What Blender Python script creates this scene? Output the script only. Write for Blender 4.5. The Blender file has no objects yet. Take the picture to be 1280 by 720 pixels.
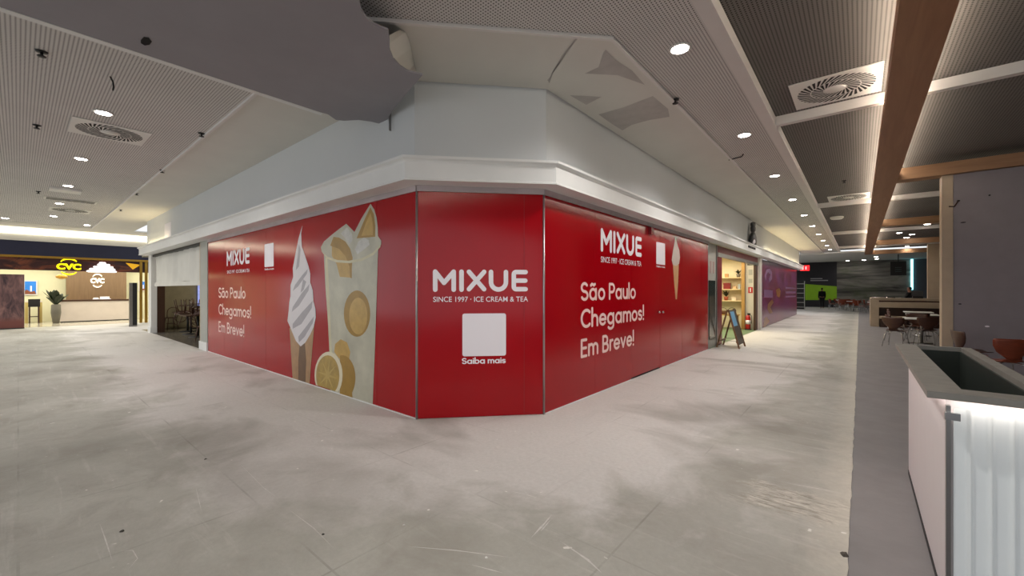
import bpy, math, random
from mathutils import Vector, Matrix
random.seed(7)
scene = bpy.context.scene
COL = scene.collection

# ------------------------------------------------------------------ camera
F_PX, EYE, YAW, HORIZON = 518.0, 1.6, math.radians(40.0), 362.0
cam_data = bpy.data.cameras.new('camera')
cam_data.sensor_width = 36.0
cam_data.lens = F_PX / 1280.0 * 36.0
cam_data.shift_y = (HORIZON - 360.0) / 1280.0
cam_data.clip_end = 200.0
cam = bpy.data.objects.new('camera', cam_data)
COL.objects.link(cam)
cam.location = (0, 0, EYE)
cam.rotation_euler = (math.pi / 2, 0, YAW)
scene.camera = cam

# ------------------------------------------------------------------ world, exposure
scene.view_settings.view_transform = 'Standard'
scene.view_settings.look = 'None'
scene.view_settings.gamma = 1.0
scene.view_settings.use_curve_mapping = False
scene.view_settings.exposure = 0.35
world = bpy.data.worlds.new('world')
scene.world = world
world.use_nodes = True
world.node_tree.nodes['Background'].inputs[0].default_value = (0.93, 0.96, 1.0, 1)
world.node_tree.nodes['Background'].inputs[1].default_value = 0.85  # even ambient fill with no source, raised to brighten ceilings and upper walls

DOWNLIGHT_W = 180.0
COOL = (1.0, 0.972, 0.935)
WARM = (1.0, 0.86, 0.62)

# ------------------------------------------------------------------ pixel -> place
SN, CS = math.sin(YAW), math.cos(YAW)
def ray(u, v):
    a = (u - 640.0) / F_PX
    return Vector((-SN + a * CS, CS + a * SN, -(v - HORIZON) / F_PX))
def on_x(u, v, x):
    d = ray(u, v); k = x / d.x
    return Vector((x, k * d.y, EYE + k * d.z))
def on_y(u, v, y):
    d = ray(u, v); k = y / d.y
    return Vector((k * d.x, y, EYE + k * d.z))
def on_z(u, v, z):
    d = ray(u, v); k = (z - EYE) / d.z
    return Vector((k * d.x, k * d.y, z))
XR, YL = -3.104, 3.164                       # planes of the two long hoardings
PA, PB = Vector((-4.19, YL, 0)), Vector((XR, 4.335, 0))
FR = (PB - PA).normalized()                  # along the chamfered front
FN = Vector((FR.y, -FR.x, 0))                # its outward normal
UP = Vector((0, 0, 1))
def W_left(u, v, o=0.0): return on_y(u, v, YL) + Vector((0, -o, 0))
def W_right(u, v, o=0.0): return on_x(u, v, XR) + Vector((o, 0, 0))
def W_front(u, v, o=0.0):
    d = ray(u, v); k = (PA - Vector((0, 0, EYE))).dot(FN) / d.dot(FN)
    return Vector((0, 0, EYE)) + d * k + FN * o

# ------------------------------------------------------------------ materials
def lin(hexs):
    out = []
    for i in (0, 2, 4):
        c = int(hexs[i:i + 2], 16) / 255.0
        out.append(c / 12.92 if c <= 0.04045 else ((c + 0.055) / 1.055) ** 2.4)
    return tuple(out) + (1.0,)
MATS = {}
def new_mat(name):
    m = bpy.data.materials.new(name); m.use_nodes = True
    return m, m.node_tree, m.node_tree.nodes['Principled BSDF']
def node(nt, kind, **kw):
    n = nt.nodes.new(kind)
    for k, v in kw.items(): setattr(n, k, v)
    return n
def math_node(nt, op, a, b=None, c=None):
    n = node(nt, 'ShaderNodeMath', operation=op)
    for i, s in enumerate((a, b, c)):
        if s is None: continue
        if isinstance(s, (int, float)): n.inputs[i].default_value = s
        else: nt.links.new(s, n.inputs[i])
    return n.outputs[0]
def mix_col(nt, fac, a, b, blend='MIX'):
    n = node(nt, 'ShaderNodeMix', data_type='RGBA', blend_type=blend)
    for i, s in ((0, fac), (6, a), (7, b)):
        if isinstance(s, (int, float)): n.inputs[i].default_value = s
        elif isinstance(s, tuple): n.inputs[i].default_value = s
        else: nt.links.new(s, n.inputs[i])
    return n.outputs[2]
def noise(nt, scale, detail=4.0, rough=0.55, vec=None, dist=0.0):
    n = node(nt, 'ShaderNodeTexNoise')
    n.inputs['Scale'].default_value = scale; n.inputs['Detail'].default_value = detail
    n.inputs['Roughness'].default_value = rough; n.inputs['Distortion'].default_value = dist
    if vec is not None: nt.links.new(vec, n.inputs['Vector'])
    return n.outputs[0]
def position(nt): return node(nt, 'ShaderNodeNewGeometry').outputs['Position']
def remap(nt, s, a, b, c=0.0, d=1.0):
    n = node(nt, 'ShaderNodeMapRange'); nt.links.new(s, n.inputs[0])
    for i, v in enumerate((a, b, c, d)): n.inputs[i + 1].default_value = v
    return n.outputs[0]
def stretch(nt, vec, sx, sy, sz, rz=0.0):
    n = node(nt, 'ShaderNodeMapping'); nt.links.new(vec, n.inputs[0])
    n.inputs['Scale'].default_value = (sx, sy, sz); n.inputs['Rotation'].default_value = (0, 0, rz)
    return n.outputs[0]
def mat(name, hexs, rough=0.6, metal=0.0, var=0.06, vscale=3.0, bump=0.0, bscale=40.0, spec=0.5, emit=0.0, ecol=None, coat=0.0, alpha=1.0, trans=0.0):
    if name in MATS: return MATS[name]
    m, nt, b = new_mat(name)
    col = lin(hexs)
    p = position(nt)
    if var > 0:
        f = remap(nt, noise(nt, vscale, 5, 0.6, p), 0.3, 0.7)
        dark = tuple(max(0, c * (1 - 2 * var)) for c in col[:3]) + (1,)
        nt.links.new(mix_col(nt, f, dark, col), b.inputs['Base Color'])
    else: b.inputs['Base Color'].default_value = col
    b.inputs['Roughness'].default_value = rough; b.inputs['Metallic'].default_value = metal
    b.inputs['Specular IOR Level'].default_value = spec
    b.inputs['Coat Weight'].default_value = coat; b.inputs['Coat Roughness'].default_value = 0.08
    b.inputs['Transmission Weight'].default_value = trans
    b.inputs['Alpha'].default_value = alpha
    if emit > 0:
        b.inputs['Emission Color'].default_value = lin(ecol or hexs); b.inputs['Emission Strength'].default_value = emit
    if bump > 0:
        bn = node(nt, 'ShaderNodeBump'); bn.inputs['Strength'].default_value = bump; bn.inputs['Distance'].default_value = 0.01
        nt.links.new(noise(nt, bscale, 3, 0.6, p), bn.inputs['Height']); nt.links.new(bn.outputs[0], b.inputs['Normal'])
    MATS[name] = m
    return m

def make_floor_mat():
    m, nt, b = new_mat('dusty_concrete')
    p = position(nt)
    sep = node(nt, 'ShaderNodeSeparateXYZ'); nt.links.new(p, sep.inputs[0])
    x, y = sep.outputs[0], sep.outputs[1]
    big = noise(nt, 0.55, 6, 0.62, p); mid = noise(nt, 2.2, 6, 0.65, p, 0.6); fine = noise(nt, 26, 4, 0.7, p)
    col = mix_col(nt, remap(nt, big, 0.38, 0.62), lin('a9a79e'), lin('b9b7ae'))
    col = mix_col(nt, remap(nt, mid, 0.45, 0.72), col, lin('a6a299'))
    # white plaster dust lying along the hoardings, with its own ragged outline
    d = math_node(nt, 'MAXIMUM', math_node(nt, 'ADD', x, -XR), math_node(nt, 'SUBTRACT', YL, y))
    dch = math_node(nt, 'MULTIPLY', math_node(nt, 'ADD', math_node(nt, 'SUBTRACT', x, y), 7.40), 0.707)
    d = math_node(nt, 'MAXIMUM', d, dch)
    wob = math_node(nt, 'MULTIPLY', math_node(nt, 'SUBTRACT', noise(nt, 0.8, 6, 0.6, p, 1.0), 0.5), 2.6)
    dust = remap(nt, math_node(nt, 'ADD', d, wob), 2.4, 1.85)
    col = mix_col(nt, math_node(nt, 'MULTIPLY', dust, 0.85), col, lin('d6d2ce'))
    # swept streaks
    streak = noise(nt, 1.0, 5, 0.7, stretch(nt, p, 0.9, 9.0, 1, 0.55), 0.5)
    col = mix_col(nt, remap(nt, streak, 0.56, 0.75, 0, 0.35), col, lin('dedad4'))
    streak2 = noise(nt, 1.0, 5, 0.7, stretch(nt, p, 7.0, 0.8, 1, -0.2), 0.8)
    col = mix_col(nt, remap(nt, streak2, 0.60, 0.80, 0, 0.22), col, lin('8f8c84'))
    # dark stains
    stain = remap(nt, noise(nt, 0.42, 4, 0.55, stretch(nt, p, 1, 1.6, 1, 0.3), 0.4), 0.52, 0.66, 0, 0.55)
    col = mix_col(nt, stain, col, lin('858177'))
    # old tile joints showing through
    br = node(nt, 'ShaderNodeTexBrick'); br.offset = 0.0
    nt.links.new(p, br.inputs['Vector'])
    br.inputs['Scale'].default_value = 1.0; br.inputs['Mortar Size'].default_value = 0.008
    br.inputs['Brick Width'].default_value = 1.15; br.inputs['Row Height'].default_value = 1.15
    br.inputs['Mortar Smooth'].default_value = 0.3
    jf = math_node(nt, 'MULTIPLY', br.outputs['Fac'], remap(nt, noise(nt, 1.3, 3, 0.5, p), 0.46, 0.66, 0, 0.40))
    col = mix_col(nt, jf, col, lin('77736a'))
    # chipped, scratched patch beside the joint with the seating floor
    c = on_z(1000, 630, 0)
    dx = math_node(nt, 'ABSOLUTE', math_node(nt, 'SUBTRACT', x, c.x - 0.02)); dy = math_node(nt, 'ABSOLUTE', math_node(nt, 'SUBTRACT', y, c.y))
    rag = math_node(nt, 'MULTIPLY', math_node(nt, 'SUBTRACT', noise(nt, 6, 5, 0.7, p), 0.5), 0.5)
    r = math_node(nt, 'ADD', math_node(nt, 'MAXIMUM', math_node(nt, 'MULTIPLY', dx, 0.8), math_node(nt, 'MULTIPLY', dy, 1.15)), rag)
    patch = remap(nt, r, 0.32, 0.20)
    scr = remap(nt, noise(nt, 1.0, 6, 0.75, stretch(nt, p, 6, 26, 1, 0.5), 0.9), 0.40, 0.62)
    pcol = mix_col(nt, scr, lin('8d877b'), lin('ded9cd'))
    col = mix_col(nt, math_node(nt, 'MULTIPLY', patch, 0.75), col, pcol)
    # pale crust along that joint
    edge = remap(nt, math_node(nt, 'ADD', x, math_node(nt, 'MULTIPLY', rag, 0.6)), -0.30, -0.06, 0, 0.6)
    col = mix_col(nt, edge, col, lin('d8d2c4'))
    col = mix_col(nt, remap(nt, fine, 0.35, 0.65, 0, 0.16), col, lin('8c877c'))
    sp = noise(nt, 9, 2, 0.5, p)
    col = mix_col(nt, remap(nt, sp, 0.735, 0.76, 0, 0.7), col, lin('f2efe8'))
    nt.links.new(col, b.inputs['Base Color'])
    nt.links.new(remap(nt, mid, 0.3, 0.7, 0.55, 0.8), b.inputs['Roughness'])
    b.inputs['Specular IOR Level'].default_value = 0.25
    bn = node(nt, 'ShaderNodeBump'); bn.inputs['Strength'].default_value = 0.25; bn.inputs['Distance'].default_value = 0.01
    nt.links.new(math_node(nt, 'ADD', fine, mid), bn.inputs['Height']); nt.links.new(bn.outputs[0], b.inputs['Normal'])
    return m

def make_perforated(name, base, hole, pitch=0.032, rad=0.27):
    m, nt, b = new_mat(name)
    p = position(nt)
    sep = node(nt, 'ShaderNodeSeparateXYZ'); nt.links.new(p, sep.inputs[0])
    def cell(s):
        f = math_node(nt, 'FRACT', math_node(nt, 'DIVIDE', s, pitch))
        return math_node(nt, 'SUBTRACT', f, 0.5)
    a, c = cell(sep.outputs[0]), cell(sep.outputs[1])
    r = math_node(nt, 'SQRT', math_node(nt, 'ADD', math_node(nt, 'MULTIPLY', a, a), math_node(nt, 'MULTIPLY', c, c)))
    fac = remap(nt, r, rad + 0.05, rad - 0.05)
    v = remap(nt, noise(nt, 0.9, 4, 0.6, p), 0.3, 0.7)
    bc = mix_col(nt, v, tuple(k * 0.92 for k in lin(base)[:3]) + (1,), lin(base))
    nt.links.new(mix_col(nt, fac, bc, lin(hole)), b.inputs['Base Color'])
    b.inputs['Roughness'].default_value = 0.8; b.inputs['Specular IOR Level'].default_value = 0.2
    return m

def make_wood(name, h1, h2, sx, sy, sz, rough=0.5):
    m, nt, b = new_mat(name)
    p = position(nt)
    n = noise(nt, 1.0, 6, 0.65, stretch(nt, p, sx, sy, sz), 1.2)
    nt.links.new(mix_col(nt, remap(nt, n, 0.3, 0.7), lin(h1), lin(h2)), b.inputs['Base Color'])
    b.inputs['Roughness'].default_value = rough
    return m

def make_vinyl():
    m, nt, b = new_mat('red_vinyl')
    p = position(nt)
    f = remap(nt, noise(nt, 0.7, 3, 0.5, p), 0.3, 0.7)
    nt.links.new(mix_col(nt, f, lin('9c0210'), lin('a80413')), b.inputs['Base Color'])
    b.inputs['Roughness'].default_value = 0.14; b.inputs['Specular IOR Level'].default_value = 0.36
    bn = node(nt, 'ShaderNodeBump'); bn.inputs['Strength'].default_value = 0.06; bn.inputs['Distance'].default_value = 0.02
    nt.links.new(noise(nt, 1.8, 3, 0.5, p), bn.inputs['Height']); nt.links.new(bn.outputs[0], b.inputs['Normal'])
    return m

M = dict(
    floor=make_floor_mat(),
    greyfloor=mat('grey_microcement', '8b8787', 0.5, var=0.10, vscale=2.5, bump=0.08, spec=0.4),
    perf=make_perforated('perforated_white', 'd6d3cf', '4a4643', 0.032, 0.235),
    perf_shaded=make_perforated('perforated_shaded', '77736f', '302d2b', 0.036, 0.25),  # copy of the perforated tiles, base darkened to stand for weaker light
    plaster=mat('white_plaster', 'd9d6ce', 0.85, var=0.03, vscale=1.2),
    fascia=mat('painted_fascia', 'cfd2d3', 0.6, var=0.02, vscale=0.8),
    cornice=mat('white_cornice', 'e4e4e2', 0.5, var=0.02),
    band=mat('white_band', 'dedad6', 0.6, var=0.02),
    sheet=mat('grey_gypsum_sheet', '98959a', 0.8, var=0.05, vscale=1.5),
    patch=mat('bare_plaster_patch', 'bfbab5', 0.9, var=0.08, vscale=5),
    vinyl=make_vinyl(),
    alu=mat('aluminium', 'b4b2b0', 0.35, 0.9, var=0.04),
    rail=mat('pale_rail', 'c2b4b4', 0.4, var=0.12, vscale=2.0),
    steel=mat('brushed_steel', '9a9896', 0.3, 1.0, var=0.05),
    chrome=mat('chrome', 'c8c8c8', 0.12, 1.0, var=0.0),
    black=mat('black_plastic', '141414', 0.5, var=0.0),
    dark=mat('dark_void', '0b0b0b', 0.9, var=0.0),
    white=mat('white_print', 'efeaf0', 0.35, var=0.0),
    pinkwhite=mat('pale_pink_print', 'f6d3cd', 0.35, var=0.0),
    beam=make_wood('beam_wood', '96694a', 'a87c58', 9, 0.6, 9),
    crossbeam=make_wood('crossbeam_wood', '8f6b4c', 'a67f5c', 0.6, 9, 9),
    led=mat('led_strip', 'fff3e0', 0.5, var=0.0, emit=34.0),
    lens=mat('downlight_lens', 'fff6ea', 0.5, var=0.0, emit=30.0),
    whitemetal=mat('white_metal', 'dcdad5', 0.45, var=0.02),
    slot=mat('vent_slot', '1a1918', 0.8, var=0.0),
    stone=mat('grey_stone_rim', '8f8b83', 0.55, var=0.10, vscale=9, bump=0.1),
    panelwhite=mat('backlit_white_panel', 'e6dfdf', 0.5, var=0.02),
    liner=mat('dark_green_liner', '2c332d', 0.6, var=0.1),
    ply=make_wood('chair_plywood', '6d2f18', '83391d', 3, 3, 12, 0.35),
    plydark=make_wood('dark_chair_plywood', '3d2216', '4c2a1a', 3, 3, 12, 0.4),
    tabletop=mat('white_laminate', 'f0ede8', 0.3, var=0.0),
    greywall=mat('grey_panel_wall', '8d868a', 0.7, var=0.05, vscale=4),
    beige=mat('beige_cladding', 'b9a78f', 0.6, var=0.06, vscale=3),
    navy=mat('navy_fascia', '1c1f3d', 0.4, var=0.05),
    gold=mat('gold_trim', 'b08a3a', 0.3, 0.7, var=0.05),
    cream=mat('cream_wall', 'dcd9b8', 0.7, var=0.03),
    brownslat=make_wood('brown_veneer', '6f573e', '80664a', 0.8, 14, 0.8, 0.5),
    counterwhite=mat('counter_front', 'd9cdc3', 0.4, var=0.04),
    darkwood=make_wood('dark_wood', '3a2417', '4a2e1d', 6, 6, 0.8, 0.45),
    green=mat('leaf_green', '22331d', 0.45, var=0.2, vscale=8),
    pot=mat('grey_pot', '6f6b60', 0.6, var=0.1),
    glass=mat('window_glass', 'ffffff', 0.03, var=0.0, alpha=0.12, spec=0.6),
    blind=mat('white_blind_fabric', 'd5d3cb', 0.8, var=0.05, vscale=2),
    redframe=mat('red_frame', '7d1420', 0.4, var=0.05),
    skin=mat('skin', '8a5f4a', 0.6, var=0.0),
    cloth=mat('black_cloth', '0d0d10', 0.9, var=0.0),
    trouser=mat('dark_trousers', '1c1a1c', 0.9, var=0.0),
)

# ------------------------------------------------------------------ mesh building
def world_loc(o):
    v = Vector((0, 0, 0))
    while o is not None: v = v + o.location; o = o.parent
    return v
class MB:
    def __init__(s): s.v, s.f, s.m, s.smooth = [], [], [], []
    def add(s, vs, fs, mi=0, sm=False):
        k = len(s.v); s.v += [Vector(p) for p in vs]
        for f in fs: s.f.append([i + k for i in f]); s.m.append(mi); s.smooth.append(sm)
        return s
    def box(s, x0, x1, y0, y1, z0, z1, mi=0):
        x0, x1 = min(x0, x1), max(x0, x1); y0, y1 = min(y0, y1), max(y0, y1); z0, z1 = min(z0, z1), max(z0, z1)
        vs = [(x, y, z) for z in (z0, z1) for (x, y) in ((x0, y0), (x1, y0), (x1, y1), (x0, y1))]
        return s.add(vs, [(3, 2, 1, 0), (4, 5, 6, 7), (0, 1, 5, 4), (1, 2, 6, 5), (2, 3, 7, 6), (3, 0, 4, 7)], mi)
    def obox(s, o, ax, ay, az, mi=0):              # oriented box: corner + three edge vectors
        o, ax, ay, az = Vector(o), Vector(ax), Vector(ay), Vector(az)
        vs = [o, o + ax, o + ax + ay, o + ay]; vs += [p + az for p in vs]
        if ax.cross(ay).dot(az) < 0:
            fs = [(0, 1, 2, 3), (7, 6, 5, 4), (4, 5, 1, 0), (5, 6, 2, 1), (6, 7, 3, 2), (7, 4, 0, 3)]
        else: fs = [(3, 2, 1, 0), (4, 5, 6, 7), (0, 1, 5, 4), (1, 2, 6, 5), (2, 3, 7, 6), (3, 0, 4, 7)]
        return s.add(vs, fs, mi)
    def poly(s, pts, mi=0): return s.add(pts, [tuple(range(len(pts)))], mi)
    def prism(s, pts, off, mi=0):
        n = len(pts); off = Vector(off); a = [Vector(p) for p in pts]; b = [p + off for p in a]
        fs = [tuple(range(n - 1, -1, -1)), tuple(range(n, 2 * n))] + [(i, (i + 1) % n, n + (i + 1) % n, n + i) for i in range(n)]
        return s.add(a + b, fs, mi)
    def tube(s, path, r, seg=8, mi=0, closed=False):
        path = [Vector(p) for p in path]; n = len(path); rs = r if isinstance(r, (list, tuple)) else [r] * n
        vs, fs = [], []
        prev = None
        for i, p in enumerate(path):
            if closed: t = (path[(i + 1) % n] - path[i - 1]).normalized()
            else: t = (path[min(i + 1, n - 1)] - path[max(i - 1, 0)]).normalized()
            if prev is None:
                a = Vector((0, 0, 1)) if abs(t.z) < 0.9 else Vector((1, 0, 0)); u = t.cross(a).normalized()
            else: u = (prev - t * prev.dot(t)).normalized()
            w = t.cross(u); prev = u
            for k in range(seg):
                a = 2 * math.pi * k / seg
                vs.append(p + (u * math.cos(a) + w * math.sin(a)) * rs[i])
        for i in range(n if closed else n - 1):
            j = (i + 1) % n
            for k in range(seg):
                l = (k + 1) % seg
                fs.append((i * seg + k, i * seg + l, j * seg + l, j * seg + k))
        if not closed: fs += [tuple(range(seg - 1, -1, -1)), tuple(range((n - 1) * seg, n * seg))]
        return s.add(vs, fs, mi, True)
    def lathe(s, c, prof, seg=20, mi=0, sx=1.0, sy=1.0):
        c = Vector(c); vs, fs = [], []
        for (r, z) in prof:
            for k in range(seg):
                a = 2 * math.pi * k / seg
                vs.append(c + Vector((r * math.cos(a) * sx, r * math.sin(a) * sy, z)))
        for i in range(len(prof) - 1):
            for k in range(seg):
                l = (k + 1) % seg
                fs.append((i * seg + k, i * seg + l, (i + 1) * seg + l, (i + 1) * seg + k))
        fs += [tuple(range(seg - 1, -1, -1)), tuple(range((len(prof) - 1) * seg, len(prof) * seg))]
        return s.add(vs, fs, mi, True)
    def build(s, name, m, parent=None):
        me = bpy.data.meshes.new(name)
        if parent is None:
            lo = Vector((min(p[i] for p in s.v) for i in range(3))); hi = Vector((max(p[i] for p in s.v) for i in range(3)))
            org = Vector(((lo.x + hi.x) / 2, (lo.y + hi.y) / 2, lo.z))
        else: org = world_loc(parent)
        me.from_pydata([tuple(p - org) for p in s.v], [], s.f)
        for mm in (m if isinstance(m, (list, tuple)) else [m]): me.materials.append(mm)
        me.polygons.foreach_set('material_index', s.m); me.polygons.foreach_set('use_smooth', s.smooth)
        me.update()
        o = bpy.data.objects.new(name, me); COL.objects.link(o)
        if parent is None: o.location = org
        else: o.parent = parent
        return o
def tag(o, label=None, cat=None, group=None, kind=None):
    if label: o['label'] = label
    if cat: o['category'] = cat
    if group: o['group'] = group
    if kind: o['kind'] = kind
    return o
def thing(name, loc, label, cat, group=None, kind=None):
    o = bpy.data.objects.new(name, None); COL.objects.link(o); o.location = loc; o.empty_display_size = 0.1
    return tag(o, label, cat, group, kind)
def copy_tree(o, parent=None):
    c = o.copy(); COL.objects.link(c); c.parent = parent
    for ch in o.children:
        copy_tree(ch, c)
    return c
def struct(mb, name, m, label, cat=None): return tag(mb.build(name, m), label, cat or name.split('_')[0], kind='structure')
def lamp(name, kind, loc, power, color, parent=None, rot=(0, 0, 0), **kw):
    d = bpy.data.lights.new(name, kind); d.energy = power; d.color = color
    for k, v in kw.items(): setattr(d, k, v)
    o = bpy.data.objects.new(name, d); COL.objects.link(o); o.rotation_euler = rot
    if parent: o.parent = parent; o.location = Vector(loc) - world_loc(parent)
    else: o.location = loc
    return o
def offset_line(o, x_end, y_end):
    """the wall line (left wall, chamfer, right wall) moved outward by o, as four points"""
    a = Vector((x_end, YL - o, 0)); d = Vector((XR + o, y_end, 0))
    q = PA + FN * o
    t = (YL - o - q.y) / FR.y; b = q + FR * t
    t = (XR + o - q.x) / FR.x; c = q + FR * t
    return [a, b, c, d]
def sweep(mb, profile, x_end, y_end, mi=0):
    lines = [[p + UP * z for p in offset_line(o, x_end, y_end)] for (o, z) in profile]
    n = len(profile)
    for i in range(n):
        j = (i + 1) % n
        for k in range(3): mb.add([lines[i][k], lines[j][k], lines[j][k + 1], lines[i][k + 1]], [(0, 1, 2, 3)], mi)
    for k in (0, 3): mb.poly([lines[i][k] for i in range(n)], mi)
    return mb
_font_cap = {}
def text_mesh(body, bold=0.0):
    cu = bpy.data.curves.new('t', 'FONT'); cu.body = body; cu.size = 1.0; cu.offset = bold; cu.resolution_u = 4
    ob = bpy.data.objects.new('t', cu); COL.objects.link(ob)
    dg = bpy.context.evaluated_depsgraph_get()
    me = bpy.data.meshes.new_from_object(ob.evaluated_get(dg))
    bpy.data.objects.remove(ob); bpy.data.curves.remove(cu)
    vs = [v.co.copy() for v in me.vertices]; fs = [tuple(p.vertices) for p in me.polygons]
    bpy.data.meshes.remove(me)
    return vs, fs
CAP = max(v.y for v in text_mesh('H')[0])
def lettering(name, body, p0, right, width, cap, parent, m, bold=0.0, up=UP, thick=0.0):
    """built-in font, one mesh per character"""
    vs, fs = text_mesh(body, bold)
    root = list(range(len(vs)))
    def find(i):
        while root[i] != i: root[i] = root[root[i]]; i = root[i]
        return i
    for f in fs:
        for i in f[1:]: root[find(i)] = find(f[0])
    isl = {}
    for f in fs: isl.setdefault(find(f[0]), []).append(f)
    chars = []
    for fl in sorted(isl.values(), key=lambda q: min(vs[i].x for f in q for i in f)):
        lo = min(vs[i].x for f in fl for i in f); hi = max(vs[i].x for f in fl for i in f)
        if chars and min(hi, chars[-1][1]) - lo > 0.5 * min(hi - lo, chars[-1][1] - chars[-1][0]): chars[-1][2].extend(fl); chars[-1][1] = max(hi, chars[-1][1])
        else: chars.append([lo, hi, list(fl)])
    x0, x1 = min(v.x for v in vs), max(v.x for v in vs)
    right = Vector(right).normalized(); out = []
    for lo, hi, fl in chars:
        used = sorted({i for f in fl for i in f}); ix = {q: k for k, q in enumerate(used)}
        mb = MB().add([Vector(p0) + right * ((vs[i].x - x0) / (x1 - x0) * width) + up * (vs[i].y / CAP * cap) for i in used], [tuple(ix[i] for i in f) for f in fl])
        o = mb.build(name, m, parent); out.append(o)
        if thick: so = o.modifiers.new('thickness', 'SOLIDIFY'); so.thickness = thick
    return out
def arc(cx, cy, r, a0, a1, n=10): return [(cx + r * math.cos(math.radians(a0 + (a1 - a0) * i / n)), cy + r * math.sin(math.radians(a0 + (a1 - a0) * i / n))) for i in range(n + 1)]
def ribbon(mb, st, w, put, lift):
    """one round-ended stroke of width w in a 2-D frame; put(x, y, lift) maps it to the wall"""
    pts = [Vector(st[0])]
    for q in st[1:]:
        if (Vector(q) - pts[-1]).length > 1e-6: pts.append(Vector(q))
    n = len(pts); h = w / 2
    closed = n > 3 and (pts[0] - pts[-1]).length < 1e-5
    if closed: pts = pts[:-1]; n -= 1
    left, right = [], []
    for i in range(n):
        d0 = (pts[i] - pts[i - 1]).normalized() if (i > 0 or closed) else (pts[1] - pts[0]).normalized()
        d1 = (pts[(i + 1) % n] - pts[i]).normalized() if (i < n - 1 or closed) else d0
        t = (d0 + d1).normalized(); nn = Vector((-t.y, t.x)); k = h / max(0.5, nn.dot(Vector((-d1.y, d1.x))))
        left.append(pts[i] + nn * k); right.append(pts[i] - nn * k)
    for i in range(n if closed else n - 1):
        j = (i + 1) % n
        mb.poly([put(q.x, q.y, lift) for q in (right[i], right[j], left[j], left[i])])
    if not closed:
        for p, d in ((pts[-1], pts[-1] - pts[-2]), (pts[0], pts[0] - pts[1])):
            a = math.degrees(math.atan2(d.y, d.x)); mb.poly([put(x, y, lift) for x, y in arc(p.x, p.y, h, a - 90, a + 90, 10)])
LOGO = [[[(127, 165), (127, 52)], [(127, 52), (182, 122)], [(182, 122), (242, 52)], [(242, 52), (242, 165)]], [[(291, 52), (291, 165)]],
        [[(338, 52), (434, 162)], [(434, 52), (338, 162)]], [[(478, 52)] + arc(526, 116, 48, 180, 0, 16) + [(574, 52)]],
        [[(702, 52), (640, 52)] + arc(640, 67, 15, 270, 180, 4) + arc(640, 147, 15, 180, 90, 4) + [(640, 162), (702, 162)], [(632, 107), (700, 107)]]]
def brand_logo(p0, right, width, parent, out):
    """p0: lower-left corner of the word; 603 x 144 units"""
    right = Vector(right).normalized(); k = width / 603.0
    for letter in LOGO:
        mb = MB()
        for i, st in enumerate(letter): ribbon(mb, [(x - 112, 180 - y) for (x, y) in st], 29, lambda x, y, l: Vector(p0) + right * (x * k) + UP * (y * k) + Vector(out) * l, 0.0004 * i)
        mb.build('brand_letter', M['white'], parent)
def ell(cx, cy, rx, ry, a0, a1, n=14): return [(cx + rx * math.cos(math.radians(a0 + (a1 - a0) * i / n)), cy + ry * math.sin(math.radians(a0 + (a1 - a0) * i / n))) for i in range(n + 1)]
O_ = ell(.35, .35, .275, .275, 0, 360, 24)
GLYPH = {
    'o': ([O_], .70), 'a': ([O_, [(.625, .625), (.625, .075)]], .74), 'b': ([[(.075, 1.0), (.075, .075)], O_], .70), 'i': ([[(.075, .625), (.075, .075)], [(.075, .87), (.076, .87)]], .15),
    'e': ([[(.10, .35), (.60, .35)], ell(.35, .35, .275, .275, 0, 318, 22)], .69), 'g': ([O_, [(.625, .625), (.625, -.02)] + ell(.35, -.02, .275, .21, 0, -145, 12)], .74),
    's': ([ell(.265, .49, .185, .135, 35, 270, 12)[:-1] + ell(.265, .21, .185, .145, 90, -145, 12)], .53), 'S': ([ell(.33, .7125, .25, .2125, 35, 270, 14)[:-1] + ell(.33, .2875, .26, .2125, 90, -150, 14)], .66),
    'u': ([[(.075, .625), (.075, .30)] + ell(.30, .30, .225, .225, 180, 360, 14)[1:] , [(.525, .625), (.525, .075)]], .60), 'l': ([[(.075, 1.0), (.075, .075)]], .15),
    'P': ([[(.075, .925), (.075, .075)], [(.075, .925), (.33, .925)] + ell(.33, .69, .235, .235, 90, -90, 12)[1:] + [(.075, .455)]], .64), 'C': ([ell(.47, .5, .40, .425, 48, 312, 24)], .80),
    'h': ([[(.075, 1.0), (.075, .075)], [(.075, .40)] + ell(.30, .40, .225, .225, 180, 0, 14)[1:] + [(.525, .075)]], .60),
    'm': ([[(.075, .625), (.075, .075)], [(.075, .435)] + ell(.27, .435, .195, .19, 180, 0, 12)[1:] + [(.465, .075)], [(.465, .435)] + ell(.66, .435, .195, .19, 180, 0, 12)[1:] + [(.855, .075)]], .93),
    'E': ([[(.075, .925), (.075, .075)], [(.075, .925), (.47, .925)], [(.075, .5), (.44, .5)], [(.075, .075), (.47, .075)]], .55),
    'B': ([[(.075, .925), (.075, .075)], [(.075, .925), (.29, .925)] + ell(.29, .7125, .21, .2125, 90, -90, 12)[1:] + [(.075, .5)], [(.075, .5), (.34, .5)] + ell(.34, .2875, .22, .2125, 90, -90, 12)[1:] + [(.075, .075)]], .64),
    'r': ([[(.075, .625), (.075, .075)], [(.075, .40)] + ell(.29, .40, .215, .225, 180, 80, 8)[1:]], .36), 'v': ([[(.07, .625), (.30, .075)], [(.30, .075), (.53, .625)]], .60),
    '!': ([[(.08, .95), (.08, .32)], [(.08, .06), (.081, .06)]], .16), ' ': ([], .24)}
GLYPH['\u00e3'] = (GLYPH['a'][0] + [[(.15, .83), (.24, .90), (.33, .885), (.42, .845), (.52, .90)]], .74)
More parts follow.
